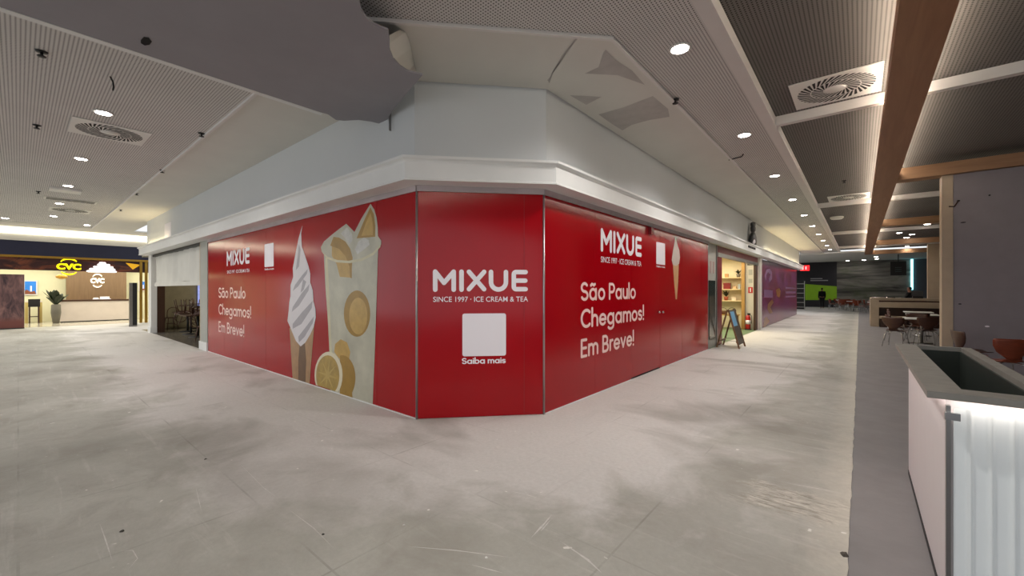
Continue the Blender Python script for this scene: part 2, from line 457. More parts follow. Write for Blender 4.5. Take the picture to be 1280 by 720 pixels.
def stroke_word(body, p0, right, width, cap, parent, m, w=0.15, out=(0, 0, 0)):
    total = sum(GLYPH[c][1] + .075 for c in body) - .075
    right = Vector(right).normalized(); kx = width / total; x = 0.0
    for c in body:
        st, adv = GLYPH[c]
        if st:
            mb = MB()
            for i, q in enumerate(st): ribbon(mb, q, w, lambda a, b, l: Vector(p0) + right * ((x + a) * kx) + UP * (b * cap) + Vector(out) * l, 0.0004 * i)
            mb.build('letter', m, parent)
        x += adv + .075
def ellipse_pts(cx, cy, rx, ry, n=28, a0=0, a1=360): return [(cx + rx * math.cos(math.radians(a0 + (a1 - a0) * i / n)), cy + ry * math.sin(math.radians(a0 + (a1 - a0) * i / n))) for i in range(n if a1 - a0 >= 360 else n + 1)]

# ================================================================== LARGE STRUCTURE
# floors
mb = MB()
ys = [-8 + i * 0.09 for i in range(0, 360)] + [25 + i for i in range(0, 25)]
edge = [(-0.05 + random.uniform(-0.005, 0.005), y, 0.0) for y in ys]
mb.poly([(-34, -8, 0)] + edge + [(-0.05, 49, 0), (-34, 49, 0)])
FLOOR = struct(mb, 'floor', M['floor'], 'bare dusty concrete mall floor with white plaster dust and old joints')
struct(MB().poly([(-0.4, -8, -0.006), (12, -8, -0.006), (12, 49, -0.006), (-0.4, 49, -0.006)]), 'floor_seating', M['greyfloor'], 'smooth grey floor of the seating area beside the concrete', 'floor')

smear = mat('white_plaster_smear', 'd9d6d0', 0.9, var=0.12, vscale=30)
def smear_line(pix, w):
    pts = [on_z(u, v, 0.0012) for u, v in pix]; fine_ = []
    for a, b in zip(pts[:-1], pts[1:]): fine_ += [a.lerp(b, t / 6) for t in range(6)]
    fine_.append(pts[-1]); n = len(fine_); l, r = [], []
    for i, p in enumerate(fine_):
        d = (fine_[min(i + 1, n - 1)] - fine_[max(i - 1, 0)]).normalized(); q = Vector((-d.y, d.x, 0)); k = 0.75 * w * math.sin(math.pi * (i + 0.3) / (n - 0.4)) * random.uniform(0.4, 1.0)
        l.append(p + q * k); r.append(p - q * k)
    mb = MB()
    for i in range(n - 1): mb.add([r[i], r[i + 1], l[i + 1], l[i]], [(0, 1, 2, 3)])
    mb.build('plaster_smear', smear, FLOOR)
for pix, w in (([(510, 683), (570, 688), (640, 697)], 0.006), ([(690, 643), (680, 655), (664, 672)], 0.012), ([(688, 650), (676, 664)], 0.007), ([(150, 688), (166, 688), (172, 698), (160, 712)], 0.006), ([(245, 610), (252, 640)], 0.004), ([(125, 655), (132, 675), (140, 700)], 0.005),
               ([(360, 636), (392, 660), (416, 684)], 0.004), ([(300, 580), (330, 610), (346, 622)], 0.004), ([(700, 676), (735, 700), (752, 716)], 0.012), ([(590, 706), (628, 716)], 0.008), ([(800, 610), (830, 618), (880, 634)], 0.004), ([(640, 614), (672, 622)], 0.008), ([(905, 500), (960, 512)], 0.006), ([(985, 604), (1030, 612), (1058, 618)], 0.008)):
    smear_line(pix, w)
for i, (u, v, r_, hx, lab) in enumerate(((1056, 694, 0.026, '5a544c', 'dark broken concrete chip at the edge of the grey floor'), (257, 574, 0.012, '4a4640', 'small dark chip on the floor before the lemon drink hoarding'), (404, 668, 0.010, '3c3a36', 'tiny dark chip on the bare floor in front of the corner hoarding'), (153, 664, 0.016, '4a4640', 'dark flake of debris on the stained bare floor'), (505, 656, 0.008, 'f2f0ea', 'tiny white plaster crumb on the bare floor'), (608, 697, 0.009, 'f2f0ea', 'white plaster crumb beside the long white scratch'))):
    p = on_z(u, v, 0.0); n_ = 7
    ring = [Vector((math.cos(6.283 * q / n_) * r_ * random.uniform(0.6, 1.2), math.sin(6.283 * q / n_) * r_ * random.uniform(0.6, 1.2), 0)) for q in range(n_)]
    mb = MB().add([p + q for q in ring] + [p + q * 0.55 + UP * r_ * random.uniform(0.4, 0.7) for q in ring], [tuple(range(n_, 2 * n_))] + [(q, (q + 1) % n_, n_ + (q + 1) % n_, n_ + q) for q in range(n_)])
    tag(mb.build('floor_chip', mat('chip_' + hx, hx, 0.9, var=0.15, vscale=40)), lab, 'debris')

# fascia above the hoardings and cornice
X_END, Y_END = -20.5, 33.0
ln = lambda o: offset_line(o, X_END, Y_END)
for k, (nm, lab) in enumerate((('wall_left', 'pale grey upper wall above the hoarding with the iced lemon drink'), ('wall_front', 'pale grey upper wall over the chamfered corner hoarding'), ('wall_right', 'pale grey upper wall above the hoarding with the door'))):
    a, b = ln(0.05)[k], ln(0.05)[k + 1]; a2, b2 = ln(-0.15)[k], ln(-0.15)[k + 1]
    mb = MB().prism([a + UP * 3.0, b + UP * 3.0, b2 + UP * 3.0, a2 + UP * 3.0], (0, 0, 1.15))
    struct(mb, nm, M['fascia'], lab)
mb = MB(); sweep(mb, [(-0.02, 2.885), (0.27, 2.885), (0.27, 2.905), (0.255, 2.915), (0.255, 3.10), (0.27, 3.12), (0.305, 3.135), (0.305, 3.165), (0.0, 3.17)], X_END - 0.2, Y_END + 0.2)
struct(mb, 'trim_1', M['cornice'], 'white stepped cornice running round the corner above the red hoardings', 'cornice')

# smooth plaster ceiling strip along the walls
mb = MB(); L0, L1 = offset_line(-0.1, -24.5, 40), offset_line(1.18, -24.5, 40)
for k in range(3): mb.prism([L0[k] + UP * 4.15, L0[k + 1] + UP * 4.15, L1[k + 1] + UP * 4.15, L1[k] + UP * 4.15], (0, 0, 0.04))
ceil = struct(mb, 'ceiling', M['plaster'], 'smooth white plaster ceiling strip following the shop walls')
for pts in ([(757, 62), (768, 74), (790, 88), (806, 106), (772, 94), (731, 92), (748, 84)], [(748, 143), (780, 134), (816, 120), (835, 136), (837, 146), (812, 150), (790, 156), (778, 163), (765, 155)], [(712, 119), (752, 121), (733, 131)], [(684, 100), (688, 96), (702, 70), (720, 48), (725, 45), (708, 66), (692, 88), (687, 104)]):
    MB().poly([on_z(u, v, 4.147) for u, v in pts][::-1]).build('plaster_patch', M['patch'], ceil)
mb = MB(); sweep(mb, [(1.165, 4.125), (1.20, 4.125), (1.20, 4.17), (1.165, 4.17)], -24.5, 36)
struct(mb, 'trim_2', M['band'], 'thin metal edge strip where the plaster ceiling meets the perforated tiles', 'trim')
# perforated ceilings
q = offset_line(1.19, -24.5, 36.0)
mb = MB().poly([(-24.5, -4.5, 4.16), q[0] + UP * 4.16, q[1] + UP * 4.16, q[2] + UP * 4.16, q[3] + UP * 4.16, (-1.13, 36, 4.16), (-1.13, -4.5, 4.16)])
struct(mb, 'ceiling_perforated', M['perf'], 'white perforated acoustic ceiling over both concrete walkways', 'ceiling')
mb = MB().box(-1.135, -1.0, -4.5, 36, 4.14, 4.30)
struct(mb, 'trim_3', M['band'], 'long white ceiling band between the walkway and the seating area', 'trim')
mb = MB().poly([(-1.0, -4.5, 4.285), (-1.0, 36, 4.285), (12, 36, 4.285), (12, -4.5, 4.285)])
struct(mb, 'ceiling_seating', M['perf_shaded'], 'perforated ceiling above the seating area, coloured darker for its shade', 'ceiling')
n = 4
for y in (-0.8, 7.56, 16.05, 24.4, 32.8):
    mb = MB().box(-1.0, 12, y, y + 0.10, 4.15, 4.29)
    struct(mb, 'trim_%d' % n, M['band'], ['white ceiling bar over the planter', 'white ceiling bar beside the swirl diffuser by the planter', 'white ceiling bar beyond the first wooden cross beam', 'white ceiling bar beyond the second wooden cross beam', 'white ceiling bar beyond the third wooden cross beam'][n - 4], 'trim'); n += 1
# lower ceiling at the far end
struct(MB().box(-6, 12, 36.05, 48, 4.10, 4.2), 'ceiling_far', M['plaster'], 'plain pale ceiling at the far end of the walkway', 'ceiling')

# hanging gypsum sheet with a scooped edge
Z_S = 3.83
rim = [(449, -6), (449, 0), (451, 12), (457, 22), (466, 30), (476, 35), (485, 38), (487, 50), (487, 62), (492, 74), (500, 83), (509, 89), (519, 92), (528, 94), (516, 108), (504, 122), (492, 136), (485, 148), (480, 156), (463, 152), (448, 150), (430, 151), (420, 150), (410, 143), (320, 116), (200, 76), (100, 42), (0, 8)]
pts = [on_z(u, v, Z_S) for u, v in rim]
pts = pts[1:]
pts[-1].x = -5.2
pts += [Vector((-5.2, -4.5, Z_S)), Vector((-2.7, -4.5, Z_S)), Vector((-2.75, 0.6, Z_S))]
mb = MB().prism(pts, (0, 0, 0.02))
sheet = struct(mb, 'ceiling_sheet', M['sheet'], 'large grey gypsum sheet hanging below the ceiling with a torn scooped edge', 'ceiling sheet')
mb = MB().obox((-5.27, -4.5, Z_S - 0.005), (0.075, 0, 0), (0, 6.98, 0), (0, 0, 0.035)); mb.build('edge_bead', M['cornice'], sheet)
hole = [(176, 50), (180, 46), (186, 47), (190, 52), (187, 56), (181, 57), (176, 54)]
MB().poly([on_z(u, v, Z_S - 0.003) for u, v in hole][::-1]).build('hole', M['dark'], sheet)
for y in (-2.0, 0.2, 1.6):
    for x in (-5.0, -3.3):
        MB().tube([(x, y, Z_S + 0.02), (x, y, 4.16)], 0.006, 6).build('hanger_rod', M['steel'], sheet)
a_ = [on_z(u, v, Z_S + 0.01) for u, v in ((487, 44), (487, 54), (488, 64), (493, 75), (501, 84), (510, 89.5), (520, 92))]
b_ = [on_z(u, v, 4.148) for u, v in ((500, 37), (507, 40), (511, 49), (514, 60), (516, 70), (518, 80), (521, 91))]
mb = MB()
for i in range(6): mb.add([a_[i], a_[i + 1], b_[i + 1], b_[i]], [(0, 1, 2, 3)], 0, True)
mb.build('torn_riser', M['plaster'], sheet)
mb = MB().obox(on_y(486, 163, YL - 0.10), (0.012, 0, 0), (0, 0.03, 0), (0, 0, 0.25)); mb.build('bracket', M['steel'], sheet)

# wooden beams of the seating ceiling
mb = MB().box(0.245, 0.61, -4.5, 36, 3.90, 4.10)
bm_ = struct(mb, 'wood_beam', M['beam'], 'long brown wooden ceiling beam with light strips along its sides', 'beam')
for x0, x1 in ((0.262, 0.282), (0.575, 0.595)):
    MB().box(x0, x1, -4.5, 35.9, 4.13, 4.15).build('light_strip', M['led'], bm_)
MB().box(0.36, 0.50, -4.5, 35.9, 4.10, 4.285).build('hanger', M['darkwood'], bm_)
for y, lab in ((11.9, 'wooden cross beam resting on the grey panel wall'), (20.2, 'wooden cross beam above the white dining tables'), (28.4, 'wooden cross beam beyond the beige booth'), (35.6, 'wooden cross beam where the far ceiling begins')):
    mb = MB().box(0.61, 12, y, y + 0.35, 3.90, 4.14)
    struct(mb, 'wood_cross_beam', M['crossbeam'], lab, 'beam')

# grey panel wall (right) with beige end
mb = MB().box(1.43, 12, 12.0, 12.3, -0.006, 3.895)
gw = struct(mb, 'wall_panel', M['greywall'], 'grey panel wall with leftover screw holes behind the plywood chairs', 'wall')
mb = MB().box(1.27, 1.428, 11.99, 12.31, -0.006, 3.895); mb.build('end_board', M['beige'], gw)
for (u, v, w_, h_) in ((1237, 244, 2, 2), (1198, 251, 3, 2), (1204, 278, 5, 1.4), (1200, 380, 3, 1.4), (1234, 408, 4, 2)):
    p = on_y(u, v, 11.995); k = 0.016
    mb = MB(); mb.prism([(p.x + w_ * k / 2 * math.cos(t * math.pi / 4), 12.0, p.z + h_ * k / 2 * math.sin(t * math.pi / 4)) for t in range(8)], (0, -0.005, 0))
    mb.build('screw_hole', M['dark'] if v != 408 else M['white'], gw)
MB().tube([on_y(1186, 258, 11.985), on_y(1193, 258, 11.985), on_y(1198, 251, 11.985)], 0.012, 6).build('loose_wire', M['darkwood'], gw)

# ================================================================== HOARDINGS
H_TOP = 2.815
def panel_row(root, plane, seams, name='panel'):
    for a, b in zip(seams[:-1], seams[1:]):
        lo, hi = min(a, b) + 0.0025, max(a, b) - 0.0025
        z0 = 0.006
        mb = MB(); j0, j1 = random.uniform(0, 0.004), random.uniform(0, 0.004)
        if plane == 'L': mb.prism([(lo, YL + j0, z0), (hi, YL + j1, z0), (hi, YL + 0.02, z0), (lo, YL + 0.02, z0)], (0, 0, H_TOP - z0))
        else: mb.box(XR - 0.02, XR, lo, hi, 0.035 if abs(lo - 6.99) < 0.02 else z0, H_TOP)
        mb.build('door_panel' if plane == 'R' and abs(lo - 6.99) < 0.02 else name, M['vinyl'], root)
hl = thing('hoarding', (-8.5, YL, 0), 'long red hoarding printed with an iced lemon drink and a soft serve cone', 'hoarding', 'printed red shop hoardings')
panel_row(hl, 'L', [-12.94, -11.64, -10.33, -9.05, -7.72, -6.40, -5.08, -4.195])
MB().box(-12.94, -4.19, YL + 0.02, YL + 0.05, 0.0, H_TOP).build('backing', M['dark'], hl)
MB().box(-12.94, -4.19, YL - 0.02, YL + 0.05, H_TOP, 2.885).build('top_rail', M['rail'], hl)
MB().box(-12.95, -4.2, YL - 0.012, YL + 0.0, 0.0, 0.012).build('plaster_seal', M['cornice'], hl)

hf = thing('hoarding', (PA + PB) / 2, 'narrow red corner hoarding with large white brand name and blank white square', 'hoarding', 'printed red shop hoardings')
mb = MB().obox(PA + FR * 0.012 + UP * 0.006, (PB - PA) - FR * 0.024, FN * -0.02, UP * (H_TOP - 0.006)); mb.build('panel', M['vinyl'], hf)
mb = MB().obox(PA - FN * 0.02, (PB - PA), FN * -0.03, UP * H_TOP); mb.build('backing', M['dark'], hf)
mb = MB().obox(PA + UP * H_TOP + FN * 0.02, (PB - PA), FN * -0.07, UP * 0.07); mb.build('top_rail', M['rail'], hf)
for P in (PA, PB):
    MB().tube([P + FN * 0.002, P + FN * 0.002 + UP * 2.86], 0.014, 10).build('corner_profile', M['alu'], hf)
# a printed reinforcement seam on the corner panel
sx = W_front(655, 362)
mb = MB().obox(Vector((sx.x, sx.y, 0.02)) + FN * 0.0005, FR * 0.004, FN * 0.001, UP * 2.78); mb.build('vinyl_seam', M['redframe'], hf)

hr = thing('hoarding', (XR, 8.1, 0), 'long red hoarding with pale slogan and a door leaf with handles', 'hoarding', 'printed red shop hoardings')
panel_row(hr, 'R', [4.34, 5.68, 6.99, 8.37, 9.73, 11.19, 11.84])
MB().box(XR - 0.05, XR - 0.02, 4.335, 11.84, 0.0, H_TOP).build('backing', M['dark'], hr)
MB().box(XR - 0.05, XR + 0.02, 4.335, 11.9, H_TOP, 2.885).build('top_rail', M['rail'], hr)
MB().box(XR - 0.03, XR + 0.004, 11.84, 11.88, 0.0, H_TOP).build('end_profile', M['alu'], hr)
for a, b in ((4.36, 6.98), (8.38, 11.84)): MB().box(XR, XR + 0.012, a, b, 0.0, 0.012).build('plaster_seal', M['cornice'], hr)
for u in (822.5, 827):
    p = W_right(u, 390)
    MB().tube([p + Vector((0, 0, 0)), p + Vector((0.045, 0, 0))], 0.022, 10).build('door_handle', M['chrome'], hr)
p = W_right(812, 289); MB().box(XR, XR + 0.06, p.y - 0.06, p.y + 0.06, p.z - 0.07, p.z + 0.07).build('door_closer', M['redframe'], hr)

# prints: brand, strap line, slogans, blank code squares
def print_poly(plane, pts, o, m, name, parent): return MB().poly([plane(u, v, o) for u, v in pts]).build(name, m, parent)
def word(plane, right, body, ul, ur, vb, vt, parent, m, bold=0.0, o=0.002, name='letter'):
    p0 = plane(ul, vb, o); p1 = plane(ur, vb, o); t = plane(ul, vt, o)
    return lettering(name, body, p0, right, Vector((p1.x - p0.x, p1.y - p0.y, 0)).length, t.z - p0.z, parent, m, bold)
RX, RY = Vector((1, 0, 0)), Vector((0, 1, 0))
p0, p1 = W_front(541, 365, 0.002), W_front(659.5, 365, 0.002); brand_logo(p0, FR, (Vector((p1.x, p1.y)) - Vector((p0.x, p0.y))).length, hf, FN)
p0, p1 = W_right(750.8, 314.5, 0.002), W_right(801.8, 314.5, 0.002); brand_logo(p0, RY, p1.y - p0.y, hr, (1, 0, 0))
p0, p1 = W_left(283.5, 333, 0.002), W_left(312, 333, 0.002); brand_logo(p0, RX, p1.x - p0.x, hl, (0, -1, 0))
TAG = 'SINCE 1997 \u00b7 ICE CREAM & TEA'
word(W_front, FR, TAG, 541.5, 660, 377.3, 371, hf, M['white'], 0.006)
word(W_right, RY, TAG, 751, 801.5, 327.5, 320.5, hr, M['white'], 0.006)
word(W_left, RX, TAG, 284, 312, 342, 338.3, hl, M['white'], 0.006)
def slogan(plane, right, out, body, ul, ur, vb, vt, parent, m, w=0.15):
    p0 = plane(ul, vb, 0.002); p1 = plane(ur, vb, 0.002); tp = plane(ul, vt, 0.002)
    stroke_word(body, p0, right, Vector((p1.x - p0.x, p1.y - p0.y, 0)).length, tp.z - p0.z, parent, m, w, out)
def rounded(plane, u0, v0, u1, v1, parent, o=0.002):
    a, b = plane(u0, v1, o), plane(u1, v1, o); top = plane(u0, v0, o).z; b.z = a.z
    R = (b - a); w = R.length; R.normalize(); h = top - a.z; r = 0.05 * h
    out = []
    for cx, cy, a0 in ((w - r, h - r, 0), (r, h - r, 90), (r, r, 180), (w - r, r, 270)):
        out += arc(cx, cy, r, a0, a0 + 90, 5)
    MB().poly([a + R * x + UP * y for x, y in out]).build('blank_square', M['white'], parent)
slogan(W_front, FR, FN, 'Saiba mais', 577.5, 632, 455, 447.6, hf, M['white'], 0.19)
slogan(W_right, RY, (1, 0, 0), 'Saiba mais', 820.5, 831, 333.8, 331.6, hr, M['white'], 0.19)
slogan(W_left, RX, (0, -1, 0), 'Saiba mais', 331, 342.5, 337.8, 335.6, hl, M['white'], 0.19)
for body, vb, vt, ur in (('S\u00e3o Paulo', 376.3, 352.5, 794.5), ('Chegamos!', 410.8, 386.5, 804.8), ('Em Breve!', 448, 424, 792.3)):
    slogan(W_right, RY, (1, 0, 0), body, 725.8, ur, vb, vt, hr, M['pinkwhite'], 0.155)
for body, vb, vt, ur in (('S\u00e3o Paulo', 372.3, 359.3, 307), ('Chegamos!', 393, 379.8, 314), ('Em Breve!', 414.7, 401.2, 305.3)):
    slogan(W_left, RX, (0, -1, 0), body, 273.3, ur, vb, vt, hl, M['pinkwhite'], 0.14)
rounded(W_front, 578, 392, 632.5, 445.5, hf)
rounded(W_right, 820.2, 302, 831.2, 330, hr)
rounded(W_left, 330.8, 305.5, 342.2, 334, hl)

# printed iced lemon drink
def pm(name, hx, var=0.1, vs=4.0): return mat(name, hx, 0.3, var=var, vscale=vs)
cup, cuprim = pm('print_cup', 'c6c2ae', 0.13, 3.2), pm('print_cup_rim', 'd6cfae')
lem, lemd, peel = pm('print_lemon', 'c9a355', 0.12, 6), pm('print_lemon_dark', 'a98331', 0.12, 5), pm('print_peel', 'e2d9bd', 0.04)
ice = pm('print_ice', 'd5d3cc', 0.15, 9)
L = lambda pts, o, m, name: print_poly(W_left, pts, o, m, name, hl)
L([(405, 318), (402, 314), (401.3, 309), (405, 302), (413, 295), (423, 287), (433, 279.7), (443.3, 290), (452, 273), (463.3, 254.7), (468, 262), (470.8, 272), (472.3, 284), (472.5, 295), (476.7, 301), (476.5, 306), (472.8, 311), (471.3, 360), (469, 430), (466, 505), (440, 496.5), (413, 488), (412, 442), (410, 400), (407, 360)], 0.002, cup, 'printed_cup')
L([(463.2, 259), (467.6, 268), (469.3, 282), (469.3, 296), (457, 297), (446, 298), (450, 288), (456, 274)], 0.0026, lemd, 'printed_lemon_slice')
L([(463.2, 266), (465.5, 274), (466.5, 284), (466.3, 294), (452, 295), (457, 280)], 0.0032, lem, 'printed_lemon_flesh')
L([(417, 296), (424, 297), (432, 302), (438, 311), (441, 322), (440, 335), (440, 348), (436, 346), (433, 330), (428, 318), (420, 310), (413, 307)], 0.0026, lemd, 'printed_lemon_slice')
L([(415, 308), (424, 311), (432, 320), (437, 333), (438, 347), (425, 346), (421, 330), (415, 320)], 0.0030, lem, 'printed_lemon_flesh')
L([(434, 284), (440, 292), (441, 300), (437, 306), (430, 296), (426, 292)], 0.0026, ice, 'printed_ice')
L([(444, 312), (448, 302), (455, 297), (461, 300), (462, 306), (455, 312), (447, 318)], 0.0030, ice, 'printed_ice')
L([(402, 314), (410, 321), (422, 325), (436, 326), (452, 323), (466, 316), (475.5, 306), (476, 308.5), (467, 319), (453, 326), (437, 329), (421, 328), (409, 323.5)], 0.0036, cuprim, 'printed_cup_rim')
L([(407, 322), (409.5, 323), (411.5, 360), (414, 420), (415.5, 442), (412.3, 442), (410, 400), (407.3, 360)], 0.0030, cuprim, 'printed_cup_edge')
L(ellipse_pts(446.5, 392, 16.5, 29), 0.0026, lemd, 'printed_lemon_slice')
L(ellipse_pts(448, 395, 11.5, 23), 0.0030, lem, 'printed_lemon_flesh')
L([(419, 430), (426, 424), (434, 428), (438, 440), (436, 452), (424, 448), (418, 440)], 0.0026, lem, 'printed_lemon_blur')
L(ellipse_pts(428, 472, 16.5, 28, 24, -100, 100)[:-7] + [(441, 497), (425, 492)], 0.0036, lemd, 'printed_lemon_half')
def clipfloor(pts):     # keep a printed outline above the floor line
    return [(u, min(v, 437.5 + (u - 260) * 0.322 + 0.0)) for u, v in pts]
L(clipfloor(ellipse_pts(411, 469, 17.5, 29.5)), 0.0042, peel, 'printed_lemon_rind')
L(clipfloor(ellipse_pts(410, 469.5, 14.6, 25.5)), 0.0047, pm('print_lemon_face', 'b89a50', 0.15, 9), 'printed_lemon_face')
for k in range(8):
    a = k * math.pi / 4 + 0.2
    q = [(410 + 1.5 * math.cos(a + 1.57), 469 + 2 * math.sin(a + 1.57)), (410 + 12.5 * math.cos(a), 469 + 21.5 * math.sin(a)), (410 - 1.0 * math.cos(a + 1.57), 469 - 2 * math.sin(a + 1.57))]
    L(clipfloor(q), 0.0051 + 0.0003 * k, pm('print_lemon_segment', 'cbb068', 0.1), 'printed_segment_line')
# printed soft serve cone
waf, wafd = pm('print_wafer', 'b08a63', 0.12, 8), pm('print_wafer_dark', '6e5238', 0.12, 8)
cr, crd = pm('print_cream', 'd8d3d6', 0.03), pm('print_cream_shade', 'a5a0a6', 0.05)
L([(362, 410), (393, 406), (391, 430), (387, 481), (366, 474)], 0.002, waf, 'printed_wafer')
L([(375, 428), (381, 425), (383, 450), (382, 479), (373, 476), (373, 450)], 0.0025, wafd, 'printed_wafer_fold')
L([(378.3, 281.3), (376.6, 291.7), (377.5, 308), (381.7, 320), (385.8, 332.5), (388, 341.7), (388, 353), (391.3, 363), (392, 376.7), (394.5, 386), (395, 397), (392.5, 408), (388, 418), (382, 428), (376, 433), (370, 426), (363.3, 410), (359.5, 401), (361, 389), (361.8, 377.8), (363.3, 370), (363.4, 356.7), (366.7, 345.8), (366.2, 335), (370, 315), (373.4, 298)], 0.003, cr, 'printed_cream')
for q in ([(374, 305), (376, 312), (374, 333), (370, 338), (372, 322)], [(385, 336), (384, 342), (373, 358), (366, 364), (369, 356), (378, 344)], [(387, 355), (386, 363), (374, 382), (365, 390), (366, 384), (377, 367)], [(391, 376), (390, 385), (377, 405), (366, 411), (366, 405), (378, 390)], [(393, 395), (391, 404), (381, 421), (374, 428), (373, 421), (383, 408)], [(379, 349), (383, 352), (380, 362), (376, 366)]):
    L(q, 0.0035, crd, 'printed_cream_fold')
# printed ice cream cone on the hoarding with the door
Rr = lambda pts, o, m, name: print_poly(W_right, pts, o, m, name, hr)
Rr([(841, 329), (848.3, 331), (847.5, 352), (846, 374), (844.5, 374), (842.5, 352)], 0.002, pm('print_wafer_light', 'd8a878', 0.1, 8), 'printed_wafer')
Rr([(843.8, 297), (845, 298), (846.5, 305), (849, 313), (849.8, 322), (848.6, 330), (845, 332.5), (841, 331), (839.6, 325), (841, 314), (842.6, 305)], 0.0025, pm('print_cream_warm', 'dccdc4', 0.08, 8), 'printed_cream')

# ================================================================== CEILING FITTINGS
proto = None
def downlight(p, label, group, power=DOWNLIGHT_W, r=0.085):
    t = thing('downlight', p, label, 'downlight', group)
    MB().lathe(p, [(r + 0.03, -0.003), (r + 0.028, -0.012), (r, -0.014), (r - 0.004, 0.0)], 24).build('trim_ring', M['whitemetal'], t)
    MB().lathe(p + Vector((0, 0, -0.016)), [(r * 0.98, 0), (r * 0.98, 0.003)], 24).build('lens', M['lens'], t)
    lamp('lamp', 'SPOT', p + Vector((0, 0, -0.03)), power, COOL, t, spot_size=math.radians(150), spot_blend=0.75, shadow_soft_size=0.09)
    return t
for k in range(-1, 10):
    downlight(Vector((-1.46, 4.51 + 3.2 * k, 4.16)), 'round recessed downlight in the row above the walkway beside the seating ceiling', 'downlights along the seating walkway')
for k in range(0, 5):
    downlight(Vector((-8.37 - 3.27 * k, 0.79, 4.16)), 'round recessed downlight in the row over the walkway toward the travel shop', 'downlights toward the travel shop')
for y in (-3.5, -0.3, 2.0): downlight(Vector((-23.4, y if y != 2.0 else 1.75, 4.16)), 'round recessed downlight in the short row before the travel shop glowing drywall band', 'downlights before the travel shop')
def swirl(c, half, label, nz, name='ceiling_diffuser'):
    t = thing(name, c, label, 'air diffuser')
    MB().box(c.x - half, c.x + half, c.y - half, c.y + half, c.z - 0.014, c.z - 0.002).build('plate', M['whitemetal'], t)
    z = c.z - 0.0155
    mb = MB(); R = half * 0.86
    for ring, (r0, r1, n_, tw) in enumerate(((0.32, 0.64, 24, 0.50), (0.67, 1.02, 36, 0.34))):
        for k in range(n_):
            a = 2 * math.pi * k / n_; w = 0.56 * math.pi / n_
            quad = [(R * r0, a - w), (R * r1, a - w + tw), (R * r1, a + w + tw), (R * r0, a + w)]
            mb.poly([c + Vector((r * math.cos(x), r * math.sin(x), z - c.z)) for r, x in quad][::-1])
    mb.build('swirl_slots', M['slot'], t)
    MB().lathe((c.x, c.y, c.z - 0.022), [(R * 0.26, 0), (R * 0.28, 0.01)], 20).build('hub', M['whitemetal'], t)
    return t
swirl(Vector((-9.32, 0.96, 4.158)), 0.45, 'square swirl air diffuser among the downlights nearest the hanging gypsum sheet'.replace('nearest', 'close to'), 0)
swirl(Vector((-19.5, 1.08, 4.158)), 0.46, 'square swirl air diffuser close to the travel shop', 0)
swirl(Vector((-0.25, 6.98, 4.283)), 0.47, 'square swirl air diffuser between the planter and first wooden cross beam', 0)
swirl(Vector((-0.25, 15.48, 4.283)), 0.47, 'square swirl air diffuser beyond the first wooden cross beam', 0)
t = thing('linear_vent', Vector((-17.3, 0.97, 4.158)), 'narrow linear air vent in the perforated ceiling', 'air vent')
MB().box(-17.55, -17.05, 0.45, 1.5, 4.146, 4.158).build('frame', M['whitemetal'], t)
for k in range(3): MB().box(-17.48 + k * 0.15, -17.40 + k * 0.15, 0.5, 1.45, 4.143, 4.147).build('slot', M['slot'], t)
t = tag(MB().box(-15.75, -15.35, 0.5, 1.05, 4.10, 4.158).build('access_hatch', M['whitemetal']), 'small square hatch hanging beside a downlight', 'hatch')
def sprinkler(p, label):
    t = thing('sprinkler', p, label, 'sprinkler', 'ceiling sprinklers')
    MB().lathe(p, [(0.045, -0.012), (0.05, -0.001)], 14).build('escutcheon', M['black'], t)
    MB().lathe(p, [(0.012, -0.05), (0.014, -0.012)], 8).build('stem', M['black'], t)
    MB().lathe(p, [(0.035, -0.058), (0.037, -0.05)], 12).build('deflector', M['black'], t)
for u, v in ((52, 71), (46, 161), (252, 171), (203, 216), (171, 244), (151, 264), (48, 242), (1055, 226)):
    p = on_z(u, v, 4.10 if u < 1000 else 4.28); p.z = 4.158 if u < 1000 else 4.283
    sprinkler(p, 'small dark sprinkler head under the white perforated ceiling' if u < 1000 else 'small dark sprinkler head under the darkened seating ceiling')
p = on_z(844, 129, 4.10); p.z = 4.149; sprinkler(p, 'small dark sprinkler head under the smooth plaster strip')
p = on_z(138, 96, 4.158); tag(MB().tube([p, p + Vector((0.02, 0.02, -0.06)), p + Vector((-0.01, 0.03, -0.11)), p + Vector((0.02, 0.02, -0.16))], 0.009, 6).build('loose_cable', M['black']), 'short black cable end dangling from the perforated ceiling', 'cable')
a = on_z(911, 200, 4.145); tag(MB().tube([a, a + Vector((0.25, -0.1, -0.01)), a + Vector((0.3, -0.25, -0.012))], 0.01, 6).build('loose_cable', M['black']), 'thin dark cable loop hanging from the smooth plaster ceiling', 'cable')
t = thing('surface_light', on_z(1046, 271, 4.28), 'round white surface lamp under the darkened seating ceiling', 'ceiling lamp')
p = t.location.copy(); MB().lathe(p, [(0.16, -0.09), (0.2, -0.05), (0.2, -0.001)], 20).build('diffuser', M['whitemetal'], t)
for (u, v) in ((1140, 293), (1133, 297), (1124, 291), (1159, 280), (1134, 308)):
    p = on_z(u, v, 4.28) if v < 305 else on_z(u, v, 4.28)
    downlight(Vector((p.x, p.y, 4.284)), 'recessed downlight in the darkened ceiling between wooden cross beams', 'downlights over the dining tables', 16, 0.1)
for (u, v) in ((1095, 321), (1096, 323.5), (1080, 326), (1060, 327)):
    p = on_z(u, v, 4.10); downlight(Vector((p.x, min(p.y, 46), 4.10)), 'recessed downlight in the plain far ceiling', 'downlights in the far ceiling', 16, 0.12)

